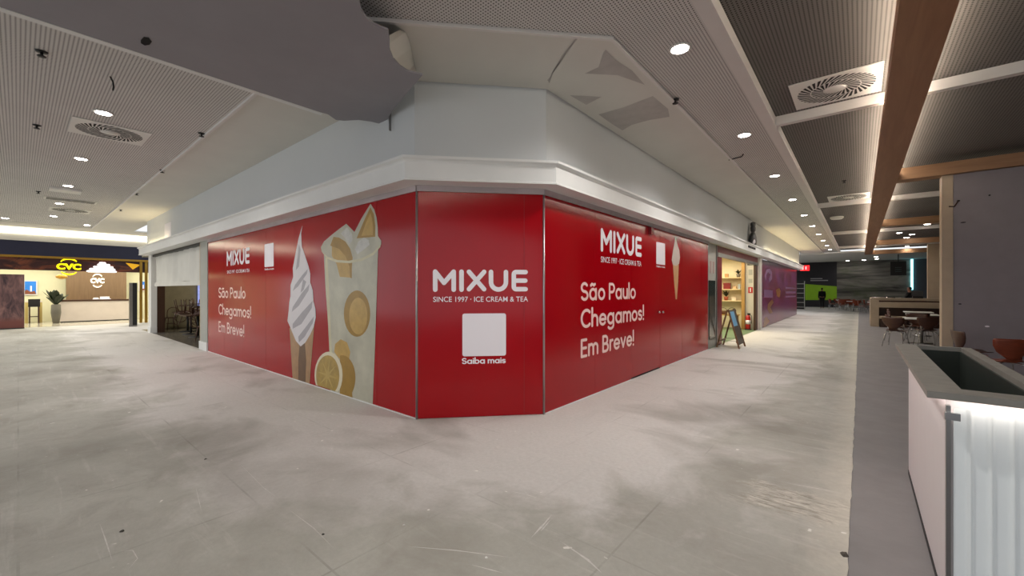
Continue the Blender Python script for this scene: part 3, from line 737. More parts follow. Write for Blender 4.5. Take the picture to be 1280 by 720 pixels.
# up-lighting strips on top of the cornice
st = tag(MB().box(XR + 0.10, XR + 0.14, 20.0, 32.8, 3.175, 3.20).build('cornice_light', mat('warm_strip', 'ffe9b8', 0.5, var=0, emit=14)), 'warm light strip on the cornice above the purple hoarding', 'light strip')
st = tag(MB().box(-20.3, -17.0, YL - 0.14, YL - 0.10, 3.175, 3.20).build('cornice_light', MATS['warm_strip']), 'warm light strip on the cornice above the blind', 'light strip')
t = tag(MB().box(-14.5, -13.6, YL - 0.056, YL - 0.05, 3.3, 3.75).build('notice_panel', M['white']), 'blank white notice panel on the pale upper wall', 'notice')
p = on_y(205, 290, YL - 0.05); q = on_y(215, 290, YL - 0.05); t.location.x = (p.x + q.x) / 2
# ornament on the cornice of the shop with the shelves
c = Vector((XR + 0.18, 16.9, 3.17))
t = thing('grey_ornament', c, 'dark grey moulded ornament standing on the cornice over the lit shop', 'ornament')
MB().lathe(c, [(0.12, 0.0), (0.20, 0.04), (0.23, 0.16), (0.22, 0.30), (0.16, 0.42), (0.10, 0.48)], 18, sx=0.5, sy=1.25).build('body', mat('ornament_grey', '4d4b4a', 0.4, var=0.3, vscale=9), t)
MB().lathe(c + Vector((0, 0, 0.48)), [(0.08, 0.0), (0.13, 0.05), (0.145, 0.14), (0.12, 0.22), (0.14, 0.25), (0.13, 0.34), (0.02, 0.37)], 18, sx=0.6).build('head', MATS['ornament_grey'], t)
MB().lathe(c + Vector((0.05, -0.2, 0.04)), [(0.03, 0.0), (0.06, 0.05), (0.05, 0.14), (0.01, 0.17)], 12).build('emblem', M['white'], t)
c = Vector((XR + 0.258, 16.0, 3.03))
t = thing('cornice_sign', c, 'tiny row of dark marks on the white cornice below the grey ornament', 'sign')
for k in range(6): MB().box(c.x - 0.004, c.x + 0.012, 15.65 + k * 0.21, 15.79 + k * 0.21, 3.01, 3.08).build('mark', M['black'], t)

# ================================================================== PLANTER
t = thing('planter', (0.47, 3.9, -0.006), 'tall empty white planter with grey stone rim and ribbed lit front', 'planter')
mb = MB(); z0, z1 = 1.088, 1.12
for b in ((0.245, 0.375, 2.775, 5.03), (0.64, 0.70, 2.775, 5.03), (0.375, 0.64, 2.775, 2.92), (0.375, 0.64, 4.99, 5.03)): mb.box(*b, z0, z1)
mb.build('stone_rim', M['stone'], t)
MB().box(0.327, 0.345, 2.965, 5.0, 0.03, 1.06).build('side_panel', M['panelwhite'], t)
MB().box(0.66, 0.675, 2.965, 5.0, 0.03, 1.06).build('side_panel', M['panelwhite'], t)
MB().box(0.345, 0.66, 4.985, 5.0, 0.03, 1.06).build('end_panel', M['panelwhite'], t)
MB().box(0.345, 0.66, 2.985, 2.998, 0.03, 1.06).build('backing_panel', M['panelwhite'], t)
for b in ((0.375, 0.385, 2.999, 4.985), (0.63, 0.64, 2.999, 4.985), (0.385, 0.63, 2.999, 3.01), (0.385, 0.63, 4.975, 4.985)):
    MB().box(*b, 0.50, 1.088).build('liner_side', M['liner'], t)
MB().box(0.385, 0.63, 3.01, 4.975, 0.48, 0.50).build('liner_base', M['liner'], t)
mb = MB(); n = 96; x0, x1 = 0.352, 0.672
rows = [(x0 + (x1 - x0) * i / n, 2.950 - 0.016 * (0.5 + 0.5 * math.cos(2 * math.pi * (x0 + (x1 - x0) * i / n) / 0.068)) ** 5) for i in range(n + 1)]
for (xa, ya), (xb, yb) in zip(rows[:-1], rows[1:]): mb.add([(xa, ya, 0.03), (xb, yb, 0.03), (xb, yb, 1.02), (xa, ya, 1.02)], [(0, 1, 2, 3)], 0, True)
mb.build('ribbed_panel', mat('ribbed_polycarbonate_glow', 'dfe3e3', 0.3, var=0.02, emit=0.10), t)  # faint emission stands in for light passing through the sheet
MB().box(0.326, 0.342, 2.935, 2.965, -0.006, 1.03).build('corner_post', M['steel'], t)
MB().box(0.320, 0.372, 2.914, 2.935, 0.965, 1.0).build('clamp', M['chrome'], t)
MB().box(0.320, 0.372, 2.914, 2.935, 0.02, 0.05).build('clamp', M['chrome'], t)
MB().box(0.324, 0.67, 2.966, 4.99, -0.006, 0.03).build('plinth', M['black'], t)
for b in ((0.36, 0.66, 2.895, 2.91), ): MB().box(*b, 1.066, 1.078).build('light_strip', mat('planter_led', 'fff4ea', 0.5, var=0, emit=15), t)
MB().box(0.300, 0.312, 2.97, 5.0, 1.072, 1.082).build('light_strip', mat('planter_side_led', 'fff0ea', 0.5, var=0, emit=14), t)

# ================================================================== CHAIRS AND TABLES OF THE SEATING AREA
def shell_chair(name, m, label, group):
    t = thing(name, (0, 0, 0), label, 'chair', group)
    # plywood shell: back, narrow waist, seat; faces +Y
    prof = [(-0.24, 0.83, 0.23), (-0.235, 0.80, 0.245), (-0.225, 0.72, 0.24), (-0.21, 0.62, 0.19), (-0.20, 0.55, 0.11), (-0.185, 0.49, 0.09), (-0.14, 0.455, 0.12), (-0.06, 0.445, 0.20), (0.06, 0.45, 0.225), (0.16, 0.46, 0.21), (0.22, 0.455, 0.17)]
    def grid(rows):
        mb = MB(); vs = []; nx = 8
        for (y, z, w) in rows:
            for i in range(nx + 1):
                s = -1 + 2 * i / nx
                bend = 0.05 * s * s
                vs.append((w * s, y + (bend if z > 0.5 else 0), z + (0.02 * s * s if z <= 0.5 else 0)))
        fs = [(r * (nx + 1) + i, r * (nx + 1) + i + 1, (r + 1) * (nx + 1) + i + 1, (r + 1) * (nx + 1) + i) for r in range(len(rows) - 1) for i in range(nx)]
        mb.add(vs, fs, 0, True)
        return mb
    for nm, rows in (('backrest', prof[:6]), ('seat', prof[5:])):
        o = grid(rows).build(nm, m, t)
        sol = o.modifiers.new('thickness', 'SOLIDIFY'); sol.thickness = 0.012
    for sx in (-1, 1):
        for sy in (-1, 1):
            MB().tube([(sx * 0.05, sy * 0.06, 0.435), (sx * 0.15, sy * 0.13, 0.42), (sx * 0.19, sy * 0.18, 0.33), (sx * 0.23, sy * 0.23, 0.0)], 0.010, 8).build('leg', M['chrome'], t)
    return t
chair_r = shell_chair('plywood_chair', M['ply'], 'red-brown plywood chair facing the table before the grey panel wall', None)
chair_r.location = (1.80, 10.25, -0.006); chair_r.rotation_euler.z = math.radians(18)
chair_d = shell_chair('plywood_chair', M['plydark'], 'dark brown plywood chair pushed against the grey panel wall', None)
chair_d.location = (1.60, 11.45, -0.006); chair_d.rotation_euler.z = math.radians(-75)
def table(label, group):
    t = thing('dining_table', (0, 0, 0), label, 'table', group)
    MB().box(-0.40, 0.40, -0.40, 0.40, 0.722, 0.75).build('tabletop', M['tabletop'], t)
    MB().lathe((0, 0, 0), [(0.035, 0.03), (0.035, 0.722)], 14).build('column', M['steel'], t)
    MB().lathe((0, 0, 0), [(0.24, 0.0), (0.24, 0.015), (0.05, 0.03)], 20).build('base', M['steel'], t)
    return t
tb = table('white square table in front of the beige booth', 'white tables before the booth')
tb0 = copy_tree(tb); tb0.location = (2.55, 10.75, -0.006); tb0['label'] = 'white square table before the grey panel wall'; del tb0['group']
tb.location = (1.42, 17.35, -0.006)
for x, y in ((1.66, 20.2), (1.72, 22.3)):
    o = copy_tree(tb); o.location = (x, y, -0.006)
def add_chair(src, x, y, a, label, group):
    o = copy_tree(src); o.location = (x, y, -0.006); o.rotation_euler.z = math.radians(a); o['label'] = label; o['group'] = group
    return o
for x, y, a in ((0.78, 15.9, -20), (0.86, 17.4, -80), (2.05, 17.3, 95), (1.0, 20.2, -85), (2.3, 20.1, 88), (1.5, 19.35, 5), (1.35, 18.2, 170), (1.08, 22.3, -90), (1.45, 16.55, 8)):
    add_chair(chair_d, x, y, a, 'dark brown plywood chair at the white tables before the booth' if y != 15.9 else 'dark brown plywood chair standing apart at the walkway edge before the tables', 'chairs at the tables before the booth')
for i, (x, y) in enumerate(((0.80, 37.5), (-0.35, 39.6), (1.75, 39.8), (-1.0, 41.9), (1.1, 42.0), (-1.15, 44.3), (0.95, 44.4), (2.9, 44.3))):
    o = copy_tree(tb); o.location = (x, y, -0.006); o['label'] = 'white table of the far rows before the mural wall'; o['group'] = 'tables before the mural wall'
    for k in range(4):
        th = math.radians(90 * k + 12 * (i % 3)); q = (math.cos(th), math.sin(th))
        add_chair(chair_r, x + 0.68 * q[0], y + 0.68 * q[1], math.degrees(math.atan2(q[0], -q[1])), 'brown plywood chair of the far rows before the mural wall', 'chairs before the mural wall')

# beige booth counter
p = on_y(1088, 405, 24.0); x0 = p.x
t = thing('booth_counter', (x0 + 1.5, 24.2, -0.006), 'beige framed booth counter with a dark brown recess behind the white tables', 'counter')
MB().box(x0, x0 + 0.28, 24.0, 26.2, -0.006, 1.22).build('end_post', M['beige'], t)
MB().box(x0 + 0.28, 8, 24.9, 25.6, 1.12, 1.22).build('upper_shelf', M['beige'], t)
MB().box(x0 + 0.28, 8, 24.0, 24.4, 0.83, 1.05).build('front_band', M['beige'], t)
MB().box(x0 + 0.28, 8, 24.4, 24.5, -0.006, 1.12).build('recess_panel', M['darkwood'], t)
MB().box(x0 + 0.28, x0 + 1.2, 23.7, 24.35, 0.36, 0.46).build('bench_seat', M['beige'], t)
MB().box(x0 + 0.30, x0 + 1.15, 23.75, 24.3, -0.006, 0.36).build('bench_base', M['darkwood'], t)
MB().tube([(x0 + 0.05, 24.05, 1.26), (x0 + 0.8, 24.05, 1.26)], 0.02, 8).build('guard_rail', M['chrome'], t)
for k in (0.06, 0.78): MB().tube([(x0 + k, 24.05, 1.2), (x0 + k, 24.05, 1.26)], 0.015, 8).build('rail_post', M['chrome'], t)
p = on_y(1147, 374, 25.2)
t = thing('till', (p.x, 25.2, 1.22), 'small dark till standing on the booth counter shelf', 'till')
MB().box(p.x - 0.16, p.x + 0.16, 25.05, 25.4, 1.22, 1.32).build('base', M['black'], t)
MB().obox((p.x - 0.18, 25.2, 1.32), (0.36, 0, 0), (0, 0.04, 0), (0, 0.10, 0.22)).build('screen', M['black'], t)

# ================================================================== FAR END OF THE SEATING WALKWAY
YB = 47.0
def bx(u, y=YB): return on_y(u, 362, y).x
xg, xm, xc = bx(1046), bx(1140), bx(1158)
mural, nt, b = new_mat('mural_print')
p_ = position(nt); s_ = stretch(nt, p_, 0.22, 1, 1.7)
f1 = remap(nt, noise(nt, 1.0, 7, 0.6, s_, 0.8), 0.36, 0.62); f2 = remap(nt, noise(nt, 0.5, 5, 0.6, stretch(nt, p_, 1, 1, 1.4)), 0.5, 0.68)
cc = mix_col(nt, f1, lin('2c2a28'), lin('8c887f')); cc = mix_col(nt, math_node(nt, 'MULTIPLY', f2, 0.7), cc, lin('43502f'))
nt.links.new(cc, b.inputs['Base Color']); b.inputs['Roughness'].default_value = 0.5
struct(MB().box(xm, 12, YB, YB + 0.2, -0.006, 4.10), 'wall_far_grey', mat('far_grey_wall', '575b62', 0.6), 'plain blue-grey wall beyond the cyan light bar', 'wall')
struct(MB().box(xg, xm, YB, YB + 0.2, -0.006, 4.10), 'wall_mural', mural, 'far wall covered with a dim stormy landscape mural', 'wall')
w = struct(MB().box(-6, xg, YB, YB + 0.2, -0.006, 4.10), 'wall_dark', mat('charcoal_wall', '2e2d33', 0.6), 'charcoal far wall with a lime green panel', 'wall')
MB().prism([on_y(1006, 355, YB - 0.01), on_y(1046, 358, YB - 0.01), on_y(1046, 375, YB - 0.01), on_y(1006, 375, YB - 0.01)], (0, 0.01, 0)).build('green_panel', mat('lime_panel', '78a01a', 0.5, var=0.08, emit=0.12), w)
for v, u0, u1 in ((348.3, 1013, 1028), (350.6, 1013, 1035)):
    a, c2 = on_y(u0, v, YB - 0.01), on_y(u1, v, YB - 0.01); MB().box(a.x, c2.x, YB - 0.012, YB, a.z - 0.05, a.z + 0.03).build('pale_line', mat('pale_line', 'a8a8aa', 0.5, var=0), w)
a = on_y(1140, 326, YB - 0.1); c2 = on_y(1140, 372, YB - 0.1)
tag(MB().box(a.x - 0.07, a.x + 0.07, YB - 0.08, YB - 0.002, 1.6, 4.08).build('light_bar', mat('cyan_led', '8fe4f2', 0.5, var=0, emit=3.0)), 'vertical cyan light bar at the edge of the mural', 'light bar')
a, c2 = on_y(1113, 327, 40.0), on_y(1133, 344, 40.0)
t = thing('hanging_screen', ((a.x + c2.x) / 2, 40.0, c2.z), 'black square screen hanging in front of the mural', 'screen')
MB().box(a.x, c2.x, 40.0, 40.12, c2.z, a.z).build('case', M['black'], t)
gz = mat('screen_line', '3c4a4c', 0.4, var=0)
for k in range(3): MB().box(a.x + 0.25, c2.x - 0.25, 39.99, 40.0, c2.z + 0.25 + k * 0.14, c2.z + 0.30 + k * 0.14).build('screen_line', gz, t)
MB().tube([((a.x + c2.x) / 2, 40.06, a.z), ((a.x + c2.x) / 2, 40.06, 4.10)], 0.03, 8).build('mount', M['black'], t)
p = bx(1158, 30); struct(MB().box(p, 12, 29.5, 29.8, -0.006, 3.895), 'wall_beige', M['beige'], 'beige clad wall behind the booth counter', 'wall')
struct(MB().box(11.9, 12.1, -4.5, 47.0, -0.006, 4.28), 'wall_unseen_seating_side', M['greywall'], 'unseen grey side wall of the seating area', 'wall')  # out of view, put in to close this side so it stays dark
# walkway end: dark shop front beyond the purple hoarding
struct(MB().box(-14, -4.2, 41.5, 41.7, 0, 4.10), 'wall_end', mat('charcoal_shop', '1f1d20', 0.6), 'dark shop front past the purple hoarding', 'wall')
t = thing('display_rack', (-3.9, 41.0, 0), 'tall dark display rack with pale shelves beyond the purple hoarding', 'rack')
for k in range(6): MB().box(-4.4, -3.45, 40.9, 41.3, 0.15 + k * 0.38, 0.19 + k * 0.38).build('shelf', M['steel'], t)
for x in (-4.42, -3.45): MB().box(x, x + 0.04, 40.9, 41.3, 0, 2.3).build('upright', M['steel'], t)
MB().box(-4.4, -3.45, 41.3, 41.33, 0, 2.3).build('back_board', M['black'], t)
t = thing('red_sign', (-2.75, 33.6, 2.86), 'glowing red sign box hanging at the end of the purple hoarding', 'sign')
MB().box(-3.05, -2.55, 33.55, 33.7, 2.86, 3.2).build('box', mat('red_lightbox', 'e0161c', 0.4, var=0, emit=2.0), t)
MB().box(-2.92, -2.86, 33.54, 33.552, 2.93, 3.13).build('pale_mark', mat('pale_mark', 'f6a0a0', 0.4, var=0, emit=1.5), t)
MB().box(-2.76, -2.70, 33.54, 33.552, 2.93, 3.13).build('pale_mark', MATS['pale_mark'], t)
MB().tube([(-3.04, 33.62, 3.2), (-3.04, 33.62, 4.15)], 0.012, 6).build('hanger', M['steel'], t)

# purple hoarding
pv, nt, b = new_mat('purple_print')
p_ = position(nt); n1 = remap(nt, noise(nt, 0.55, 4, 0.5, stretch(nt, p_, 1, 0.5, 1.0), 1.5), 0.35, 0.65); n2 = remap(nt, noise(nt, 0.9, 4, 0.5, stretch(nt, p_, 1, 0.6, 1.0), 2.0), 0.45, 0.6)
cc = mix_col(nt, n1, lin('5f2546'), lin('7d2c3a')); cc = mix_col(nt, math_node(nt, 'MULTIPLY', n2, 0.45), cc, lin('8d4b8c'))
nt.links.new(cc, b.inputs['Base Color']); b.inputs['Roughness'].default_value = 0.25
t = thing('hoarding', (XR, 26, 0), 'dark purple patterned hoarding beyond the lit shop', 'hoarding', None)
for a, c2 in zip((19.78, 23.1, 26.1, 29.1), (23.1, 26.1, 29.1, 32.2)): MB().box(XR - 0.03, XR, a + 0.004, c2 - 0.004, 0.006, 2.85).build('panel', pv, t)
MB().box(XR - 0.06, XR - 0.03, 19.78, 32.2, 0, 2.87).build('backing', M['dark'], t)
pk, yl_ = mat('purple_pale_print', '93688f', 0.3, var=0.1), mat('purple_gold_print', '97653c', 0.3, var=0.1)
RR = lambda pts, o, m, nm: MB().poly([W_right(u, v, o) for u, v in pts]).build(nm, m, t)
RR([(955, 362), (966, 363), (966, 372), (955, 372)], 0.002, pk, 'printed_block')
RR([(982, 358.5), (994.5, 360), (994.5, 361.5), (982, 361)], 0.002, pk, 'printed_bar'); RR([(982, 364), (994.5, 364.5), (994.5, 366.5), (982, 367)], 0.002, pk, 'printed_bar'); RR([(982, 370), (994.5, 369.5), (994.5, 371), (982, 372)], 0.002, pk, 'printed_bar')
RR([(955.5, 345), (958, 337), (962, 336), (965, 340), (965, 349), (962, 353), (961, 349), (963, 343), (960, 340), (958, 344), (957.5, 351)], 0.002, pk, 'printed_swirl')
RR([(955, 398), (958, 396), (962, 401), (956, 409.5), (954.5, 409.5)], 0.002, yl_, 'printed_leaf'); RR([(960, 380), (965, 374), (967, 378), (963, 384), (966, 391), (962, 392), (959, 386)], 0.002, yl_, 'printed_leaf'); RR([(970, 362), (974, 360), (976, 364), (974, 372), (971, 370)], 0.002, yl_, 'printed_leaf')

# ================================================================== LIT SHOP WITH SHELVES
warmwall = mat('shop_cream', 'efe3c4', 0.7, var=0.03)
XS = -7.2
struct(MB().poly([(XS, 12.0, 0.004), (XR, 12.0, 0.004), (XR, 19.4, 0.004), (XS, 19.4, 0.004)]), 'floor_shop', mat('green_shop_floor', '6d8a66', 0.4, var=0.08), 'green floor inside the lit shop with shelves', 'floor')
struct(MB().box(XS, XR - 0.02, 19.3, 19.45, 0, 2.9), 'wall_shop_side', warmwall, 'cream side wall of the lit shop behind the shelves', 'wall')
struct(MB().box(XS - 0.1, XS, 12, 19.4, 0, 2.9), 'wall_shop_back', warmwall, 'cream back wall inside the lit shop', 'wall')
struct(MB().box(XS, XR - 0.08, 11.95, 19.4, 2.9, 2.95), 'ceiling_shop', warmwall, 'cream ceiling inside the lit shop', 'ceiling')
struct(MB().box(XS, XR - 0.08, 11.9, 11.95, 0, 2.9), 'wall_shop_near', warmwall, 'cream near wall inside the lit shop', 'wall')
lamp('shop_lamp', 'AREA', (-4.6, 16.6, 2.86), 130, WARM, None, (0, 0, 0), shape='RECTANGLE', size=2.5, size_y=4.0)
fr = thing('shop_front', (XR, 15.8, 0), 'red and grey shop entrance frame around the lit shelves', 'shop front')
MB().box(XR - 0.08, XR - 0.01, 12.80, 13.35, 0, 2.55).build('frame_post', M['redframe'], fr)
MB().box(XR - 0.06, XR + 0.0, 12.76, 12.80, 0, 2.86).build('steel_edge', M['steel'], fr)
MB().box(XR - 0.08, XR - 0.01, 18.9, 19.3, 0, 2.55).build('frame_post', mat('pink_frame', 'b0606a', 0.4), fr)
MB().box(XR - 0.08, XR - 0.01, 18.50, 18.9, 0, 2.55).build('frame_post', M['darkwood'], fr)
MB().box(XR - 0.06, XR + 0.0, 19.45, 19.6, 0, 2.86).build('steel_edge', M['steel'], fr)
MB().box(XR - 0.08, XR - 0.01, 12.80, 19.4, 2.66, 2.86).build('header', M['redframe'], fr)
MB().box(XR - 0.08, XR + 0.02, 12.80, 19.4, 2.55, 2.66).build('shutter_rail', M['steel'], fr)
pl = thing('display_pillar', (XR, 12.3, 0), 'pale grey pilaster with a dark glass poster case beside the hoarding end', 'pillar')
MB().box(XR - 0.10, XR - 0.03, 11.89, 12.75, 0, 2.87).build('body', mat('pale_pilaster', 'b5b4ac', 0.5), pl)
a, c2 = W_right(886.5, 354), W_right(895.5, 428)
MB().box(XR - 0.035, XR - 0.005, 12.0, 12.6, 0.25, 1.85).build('glass_case', mat('dark_case_glass', '2f342f', 0.12, var=0.1), pl)
for y in (12.22, 12.5): MB().box(XR - 0.03, XR - 0.02, y - 0.06, y + 0.06, 2.05, 2.38).build('notice', mat('pink_notice', 'b89a94', 0.5), pl)
# shelves on the side wall
ys = 19.0
xa, xb, xc_, xd = on_y(904, 362, ys).x, on_y(928, 362, ys).x, on_y(932, 362, ys).x, on_y(943.5, 362, ys).x
sh = thing('shelf_unit', ((xa + xb) / 2, ys, 0), 'cream wall shelves holding plants and boxes in the lit shop', 'shelf')
for z in (2.10, 1.62, 1.15): MB().box(xa - 0.5, xb, 18.85, 19.3, z - 0.03, z).build('shelf_board', mat('shelf_cream', 'e8cfa0', 0.5), sh)
MB().box(xb, xc_, 18.8, 19.3, 0.005, 2.9).build('side_post', mat('light_oak', 'b98f4e', 0.5, var=0.1), sh)
pt = struct(MB().box(xc_, xd + 0.2, 18.95, 19.3, 0.005, 2.9), 'wall_partition', mat('white_partition', 'e6e2d6', 0.5), 'white partition with notices beside the shop shelves', 'wall')
for z, hx, w_, hgt in ((2.62, '2c2c2c', 0.22, 0.08), (2.3, 'b8b8ae', 0.14, 0.22), (1.95, 'b8b8ae', 0.14, 0.16), (1.58, 'c02020', 0.16, 0.24)):
    xm_ = (xc_ + xd) / 2 + 0.02
    MB().box(xm_ - w_ / 2, xm_ + w_ / 2, 18.94, 18.95, z - hgt / 2, z + hgt / 2).build('notice', mat('notice_' + hx, hx, 0.5, var=0), pt)
xm_ = (xc_ + xd) / 2 + 0.02; MB().box(xm_ - 0.02, xm_ + 0.02, 18.935, 18.94, 1.50, 1.66).build('notice_mark', M['white'], pt)
def leafy(root, c, n, r, h, m, name='leaf'):
    for k in range(n):
        a = k * 2.4 + random.uniform(-0.2, 0.2); e = random.uniform(0.5, 1.0)
        tip = c + Vector((math.cos(a) * r * e, math.sin(a) * r * e, h * random.uniform(0.5, 1.0))); mid = (c + tip) / 2 + Vector((0, 0, h * 0.15)); s = Vector((-math.sin(a), math.cos(a), 0)) * r * 0.22
        MB().add([c, mid + s, tip, mid - s, mid - Vector((0, 0, 0.01))], [(0, 1, 4), (1, 2, 4), (2, 3, 4), (3, 0, 4)], 0, True).build(name, m, root)
def potted(name, c, r, h, lh, label, pm_, n=9, group=None):
    t = thing(name, c, label, 'plant', group)
    MB().lathe(c, [(r * 0.7, 0.0), (r, h), (r * 0.9, h), (r * 0.85, h - 0.02)], 16).build('pot', pm_, t)
    leafy(t, Vector(c) + Vector((0, 0, h - 0.01)), n, r * 2.4, lh, M['green'])
    return t
terra = mat('terracotta', '9c4a2a', 0.7)
potted('potted_plant', Vector((xb - 0.16, 19.05, 2.10)), 0.08, 0.14, 0.22, 'bushy potted plant on the top shelf of the lit shop', M['pot'], 11)
potted('potted_plant', Vector((xa + 0.10, 19.05, 1.15)), 0.09, 0.16, 0.28, 'potted plant in a terracotta pot on the bottom shelf', terra, 11)
for (x, z, w_, d_, h_, hx, lab) in ((xa + 0.12, 2.10, 0.12, 0.12, 0.16, 'b98d5a', 'small brown box on the top shelf of the lit shop'), (xa + 0.14, 1.62, 0.26, 0.14, 0.26, '7c1d1a', 'dark red gift box on the middle shelf'), (xa + 0.42, 1.62, 0.12, 0.1, 0.12, 'd8b48c', 'small beige box on the middle shelf'), (xb - 0.12, 1.62, 0.07, 0.07, 0.2, 'a8b8c0', 'pale bottle-like carton on the middle shelf'), (xa + 0.40, 1.15, 0.16, 0.1, 0.14, 'e8d8c0', 'cream carton on the bottom shelf')):
    t = thing('gift_box', (x, 19.05, z), lab, 'box')
    MB().box(x - w_ / 2, x + w_ / 2, 19.05 - d_ / 2, 19.05 + d_ / 2, z, z + h_ * 0.75).build('body', mat('box_' + hx, hx, 0.5), t)
    MB().box(x - w_ / 2 - 0.005, x + w_ / 2 + 0.005, 19.045 - d_ / 2, 19.055 + d_ / 2, z + h_ * 0.75, z + h_).build('lid', mat('box_' + hx, hx, 0.5), t)
tbx = thing('display_table', ((xa + xb) / 2, 18.4, 0.004), 'low wooden display table below the shop shelves', 'table')
MB().box(xa - 0.1, xb - 0.05, 18.2, 18.8, 0.56, 0.60).build('tabletop', mat('light_oak', 'b98f4e'), tbx)
for x in (xa - 0.06, xb - 0.13):
    for y in (18.24, 18.72): MB().box(x, x + 0.04, y, y + 0.04, 0.004, 0.56).build('leg', MATS['light_oak'], tbx)
for k, (hx, lab) in enumerate((('6b4a2a', 'brown woven basket on the low display table'), ('3c3a30', 'dark olive basket on the low display table'))):
    c = Vector((xa + 0.10 + 0.34 * k, 18.5, 0.60)); t = thing('basket', c, lab, 'basket')
    MB().lathe(c, [(0.12, 0.0), (0.15, 0.14), (0.14, 0.14), (0.12, 0.02)], 16).build('bowl', mat('basket_' + hx, hx, 0.8, var=0.2, vscale=30), t)
    MB().tube([c + Vector((0.15 * math.cos(a), 0, 0.13 + 0.14 * math.sin(a))) for a in [math.pi * i / 8 for i in range(9)]], 0.008, 6).build('handle', mat('basket_' + hx, hx), t)
c = Vector((on_y(935, 362, 18.7).x, 18.7, 0.004))
t = thing('fire_extinguisher', c, 'red fire extinguisher on a stand beside the white partition', 'fire extinguisher')
MB().lathe(c, [(0.12, 0.0), (0.12, 0.03)], 16).build('stand', M['black'], t)
MB().lathe(c, [(0.085, 0.03), (0.09, 0.06), (0.09, 0.48), (0.06, 0.56), (0.03, 0.58)], 16).build('cylinder', mat('extinguisher_red', 'b0201c', 0.35, var=0.02), t)
MB().lathe(c, [(0.092, 0.22), (0.092, 0.38)], 16).build('label_band', M['white'], t)
MB().box(c.x - 0.02, c.x + 0.08, c.y - 0.015, c.y + 0.015, 0.58, 0.66).build('valve', M['black'], t)
MB().tube([c + Vector((0.03, 0, 0.62)), c + Vector((0.12, 0, 0.56)), c + Vector((0.12, 0, 0.25))], 0.012, 6).build('hose', M['black'], t)
# A-frame board
t = thing('easel_sign', (-2.76, 12.9, 0), 'wooden A-frame board with a pale blue notice in front of the lit shop', 'sign board')
aw = make_wood('easel_wood', '6b4a30', '8a6444', 3, 3, 9)
top = 1.05
for y in (12.45, 13.17):
    MB().obox((-2.50, y, 0), (0.04, 0, 0), (0, 0.03, 0), (-0.27, 0, top)).build('leg', aw, t)
    MB().obox((-3.06, y, 0), (0.04, 0, 0), (0, 0.03, 0), (0.27, 0, top)).build('leg', aw, t)
MB().obox((-2.52, 12.48, 0.10), (0.02, 0, 0), (0, 0.69, 0), (-0.235, 0, 0.93)).build('board', mat('board_brown', '5f554a', 0.5, var=0.2, vscale=6), t)
MB().obox((-2.628, 12.52, 0.60), (0.012, 0, 0), (0, 0.42, 0), (-0.098, 0, 0.39)).build('blue_notice', mat('blue_notice', '8cc4ea', 0.4, var=0.1), t)
for x in (-2.56, -3.00): MB().box(x, x + 0.025, 12.45, 13.2, 0.16, 0.20).build('rail', aw, t)
for y in (12.465, 13.185): MB().tube([(-2.54, y, 0.2), (-3.0, y, 0.2)], 0.006, 6).build('chain', M['steel'], t)

# ================================================================== CLOSED RESTAURANT BESIDE THE LEMON DRINK HOARDING
struct(MB().poly([(-22.0, YL, 0.003), (-13.1, YL, 0.003), (-13.1, 9, 0.003), (-22.0, 9, 0.003)]), 'floor_restaurant', mat('dark_tiles', '6b655c', 0.25, var=0.1), 'dark shiny floor inside the closed restaurant', 'floor')
struct(MB().box(-22.0, -13.1, 8.8, 9.0, 0, 2.95), 'wall_restaurant_back', mat('dim_olive', '8a8470', 0.7, var=0.1), 'dim olive back wall of the closed restaurant', 'wall')
struct(MB().box(-13.12, -13.0, YL + 0.1, 9.0, 0, 2.95), 'wall_restaurant_side', MATS['dim_olive'], 'dim olive side wall of the closed restaurant', 'wall')
struct(MB().box(-22.1, -22.0, YL + 0.4, 9.0, 0, 2.95), 'wall_restaurant_end', MATS['dim_olive'], 'dim olive end wall of the closed restaurant', 'wall')
struct(MB().prism([(-20.4, YL + 0.4, 0), (-20.4, YL + 0.45, 0), (-22.0, YL + 0.45, 0), (-22.0, YL + 0.4, 0)], (0, 0, 2.95)), 'wall_restaurant_return', M['cornice'], 'white return wall at the end of the restaurant front', 'wall')
struct(MB().box(-22.0, -13.1, YL + 0.02, 9.0, 2.9, 2.95), 'ceiling_restaurant', MATS['dim_olive'], 'dim ceiling of the closed restaurant', 'ceiling')
t = thing('entrance_frame', (-16.8, YL, 0), 'dark wood entrance frame with pale pilasters around the restaurant opening', 'shop front')
pil = mat('grey_pilaster', 'a9aaa3', 0.5)
MB().box(-13.62, -12.96, YL - 0.01, YL + 0.15, 0.22, 2.885).build('pilaster', pil, t)
MB().box(-13.66, -12.96, YL - 0.03, YL + 0.15, 0.0, 0.22).build('pilaster_base', M['cornice'], t)
MB().box(-20.45, -19.98, YL - 0.02, YL + 0.15, 0.22, 2.885).build('pilaster', M['cornice'], t)
MB().box(-20.48, -19.96, YL - 0.04, YL + 0.15, 0.0, 0.22).build('pilaster_base', M['cornice'], t)
MB().box(-20.45, -19.98, YL + 0.15, YL + 0.38, 0.0, 2.95).build('inner_jamb', M['darkwood'], t)
MB().box(-13.70, -13.62, YL, YL + 0.12, 0.0, 2.87).build('brass_post', M['gold'], t)
MB().box(-19.97, -13.70, YL + 0.02, YL + 0.12, 2.80, 2.87).build('head_rail', M['black'], t)
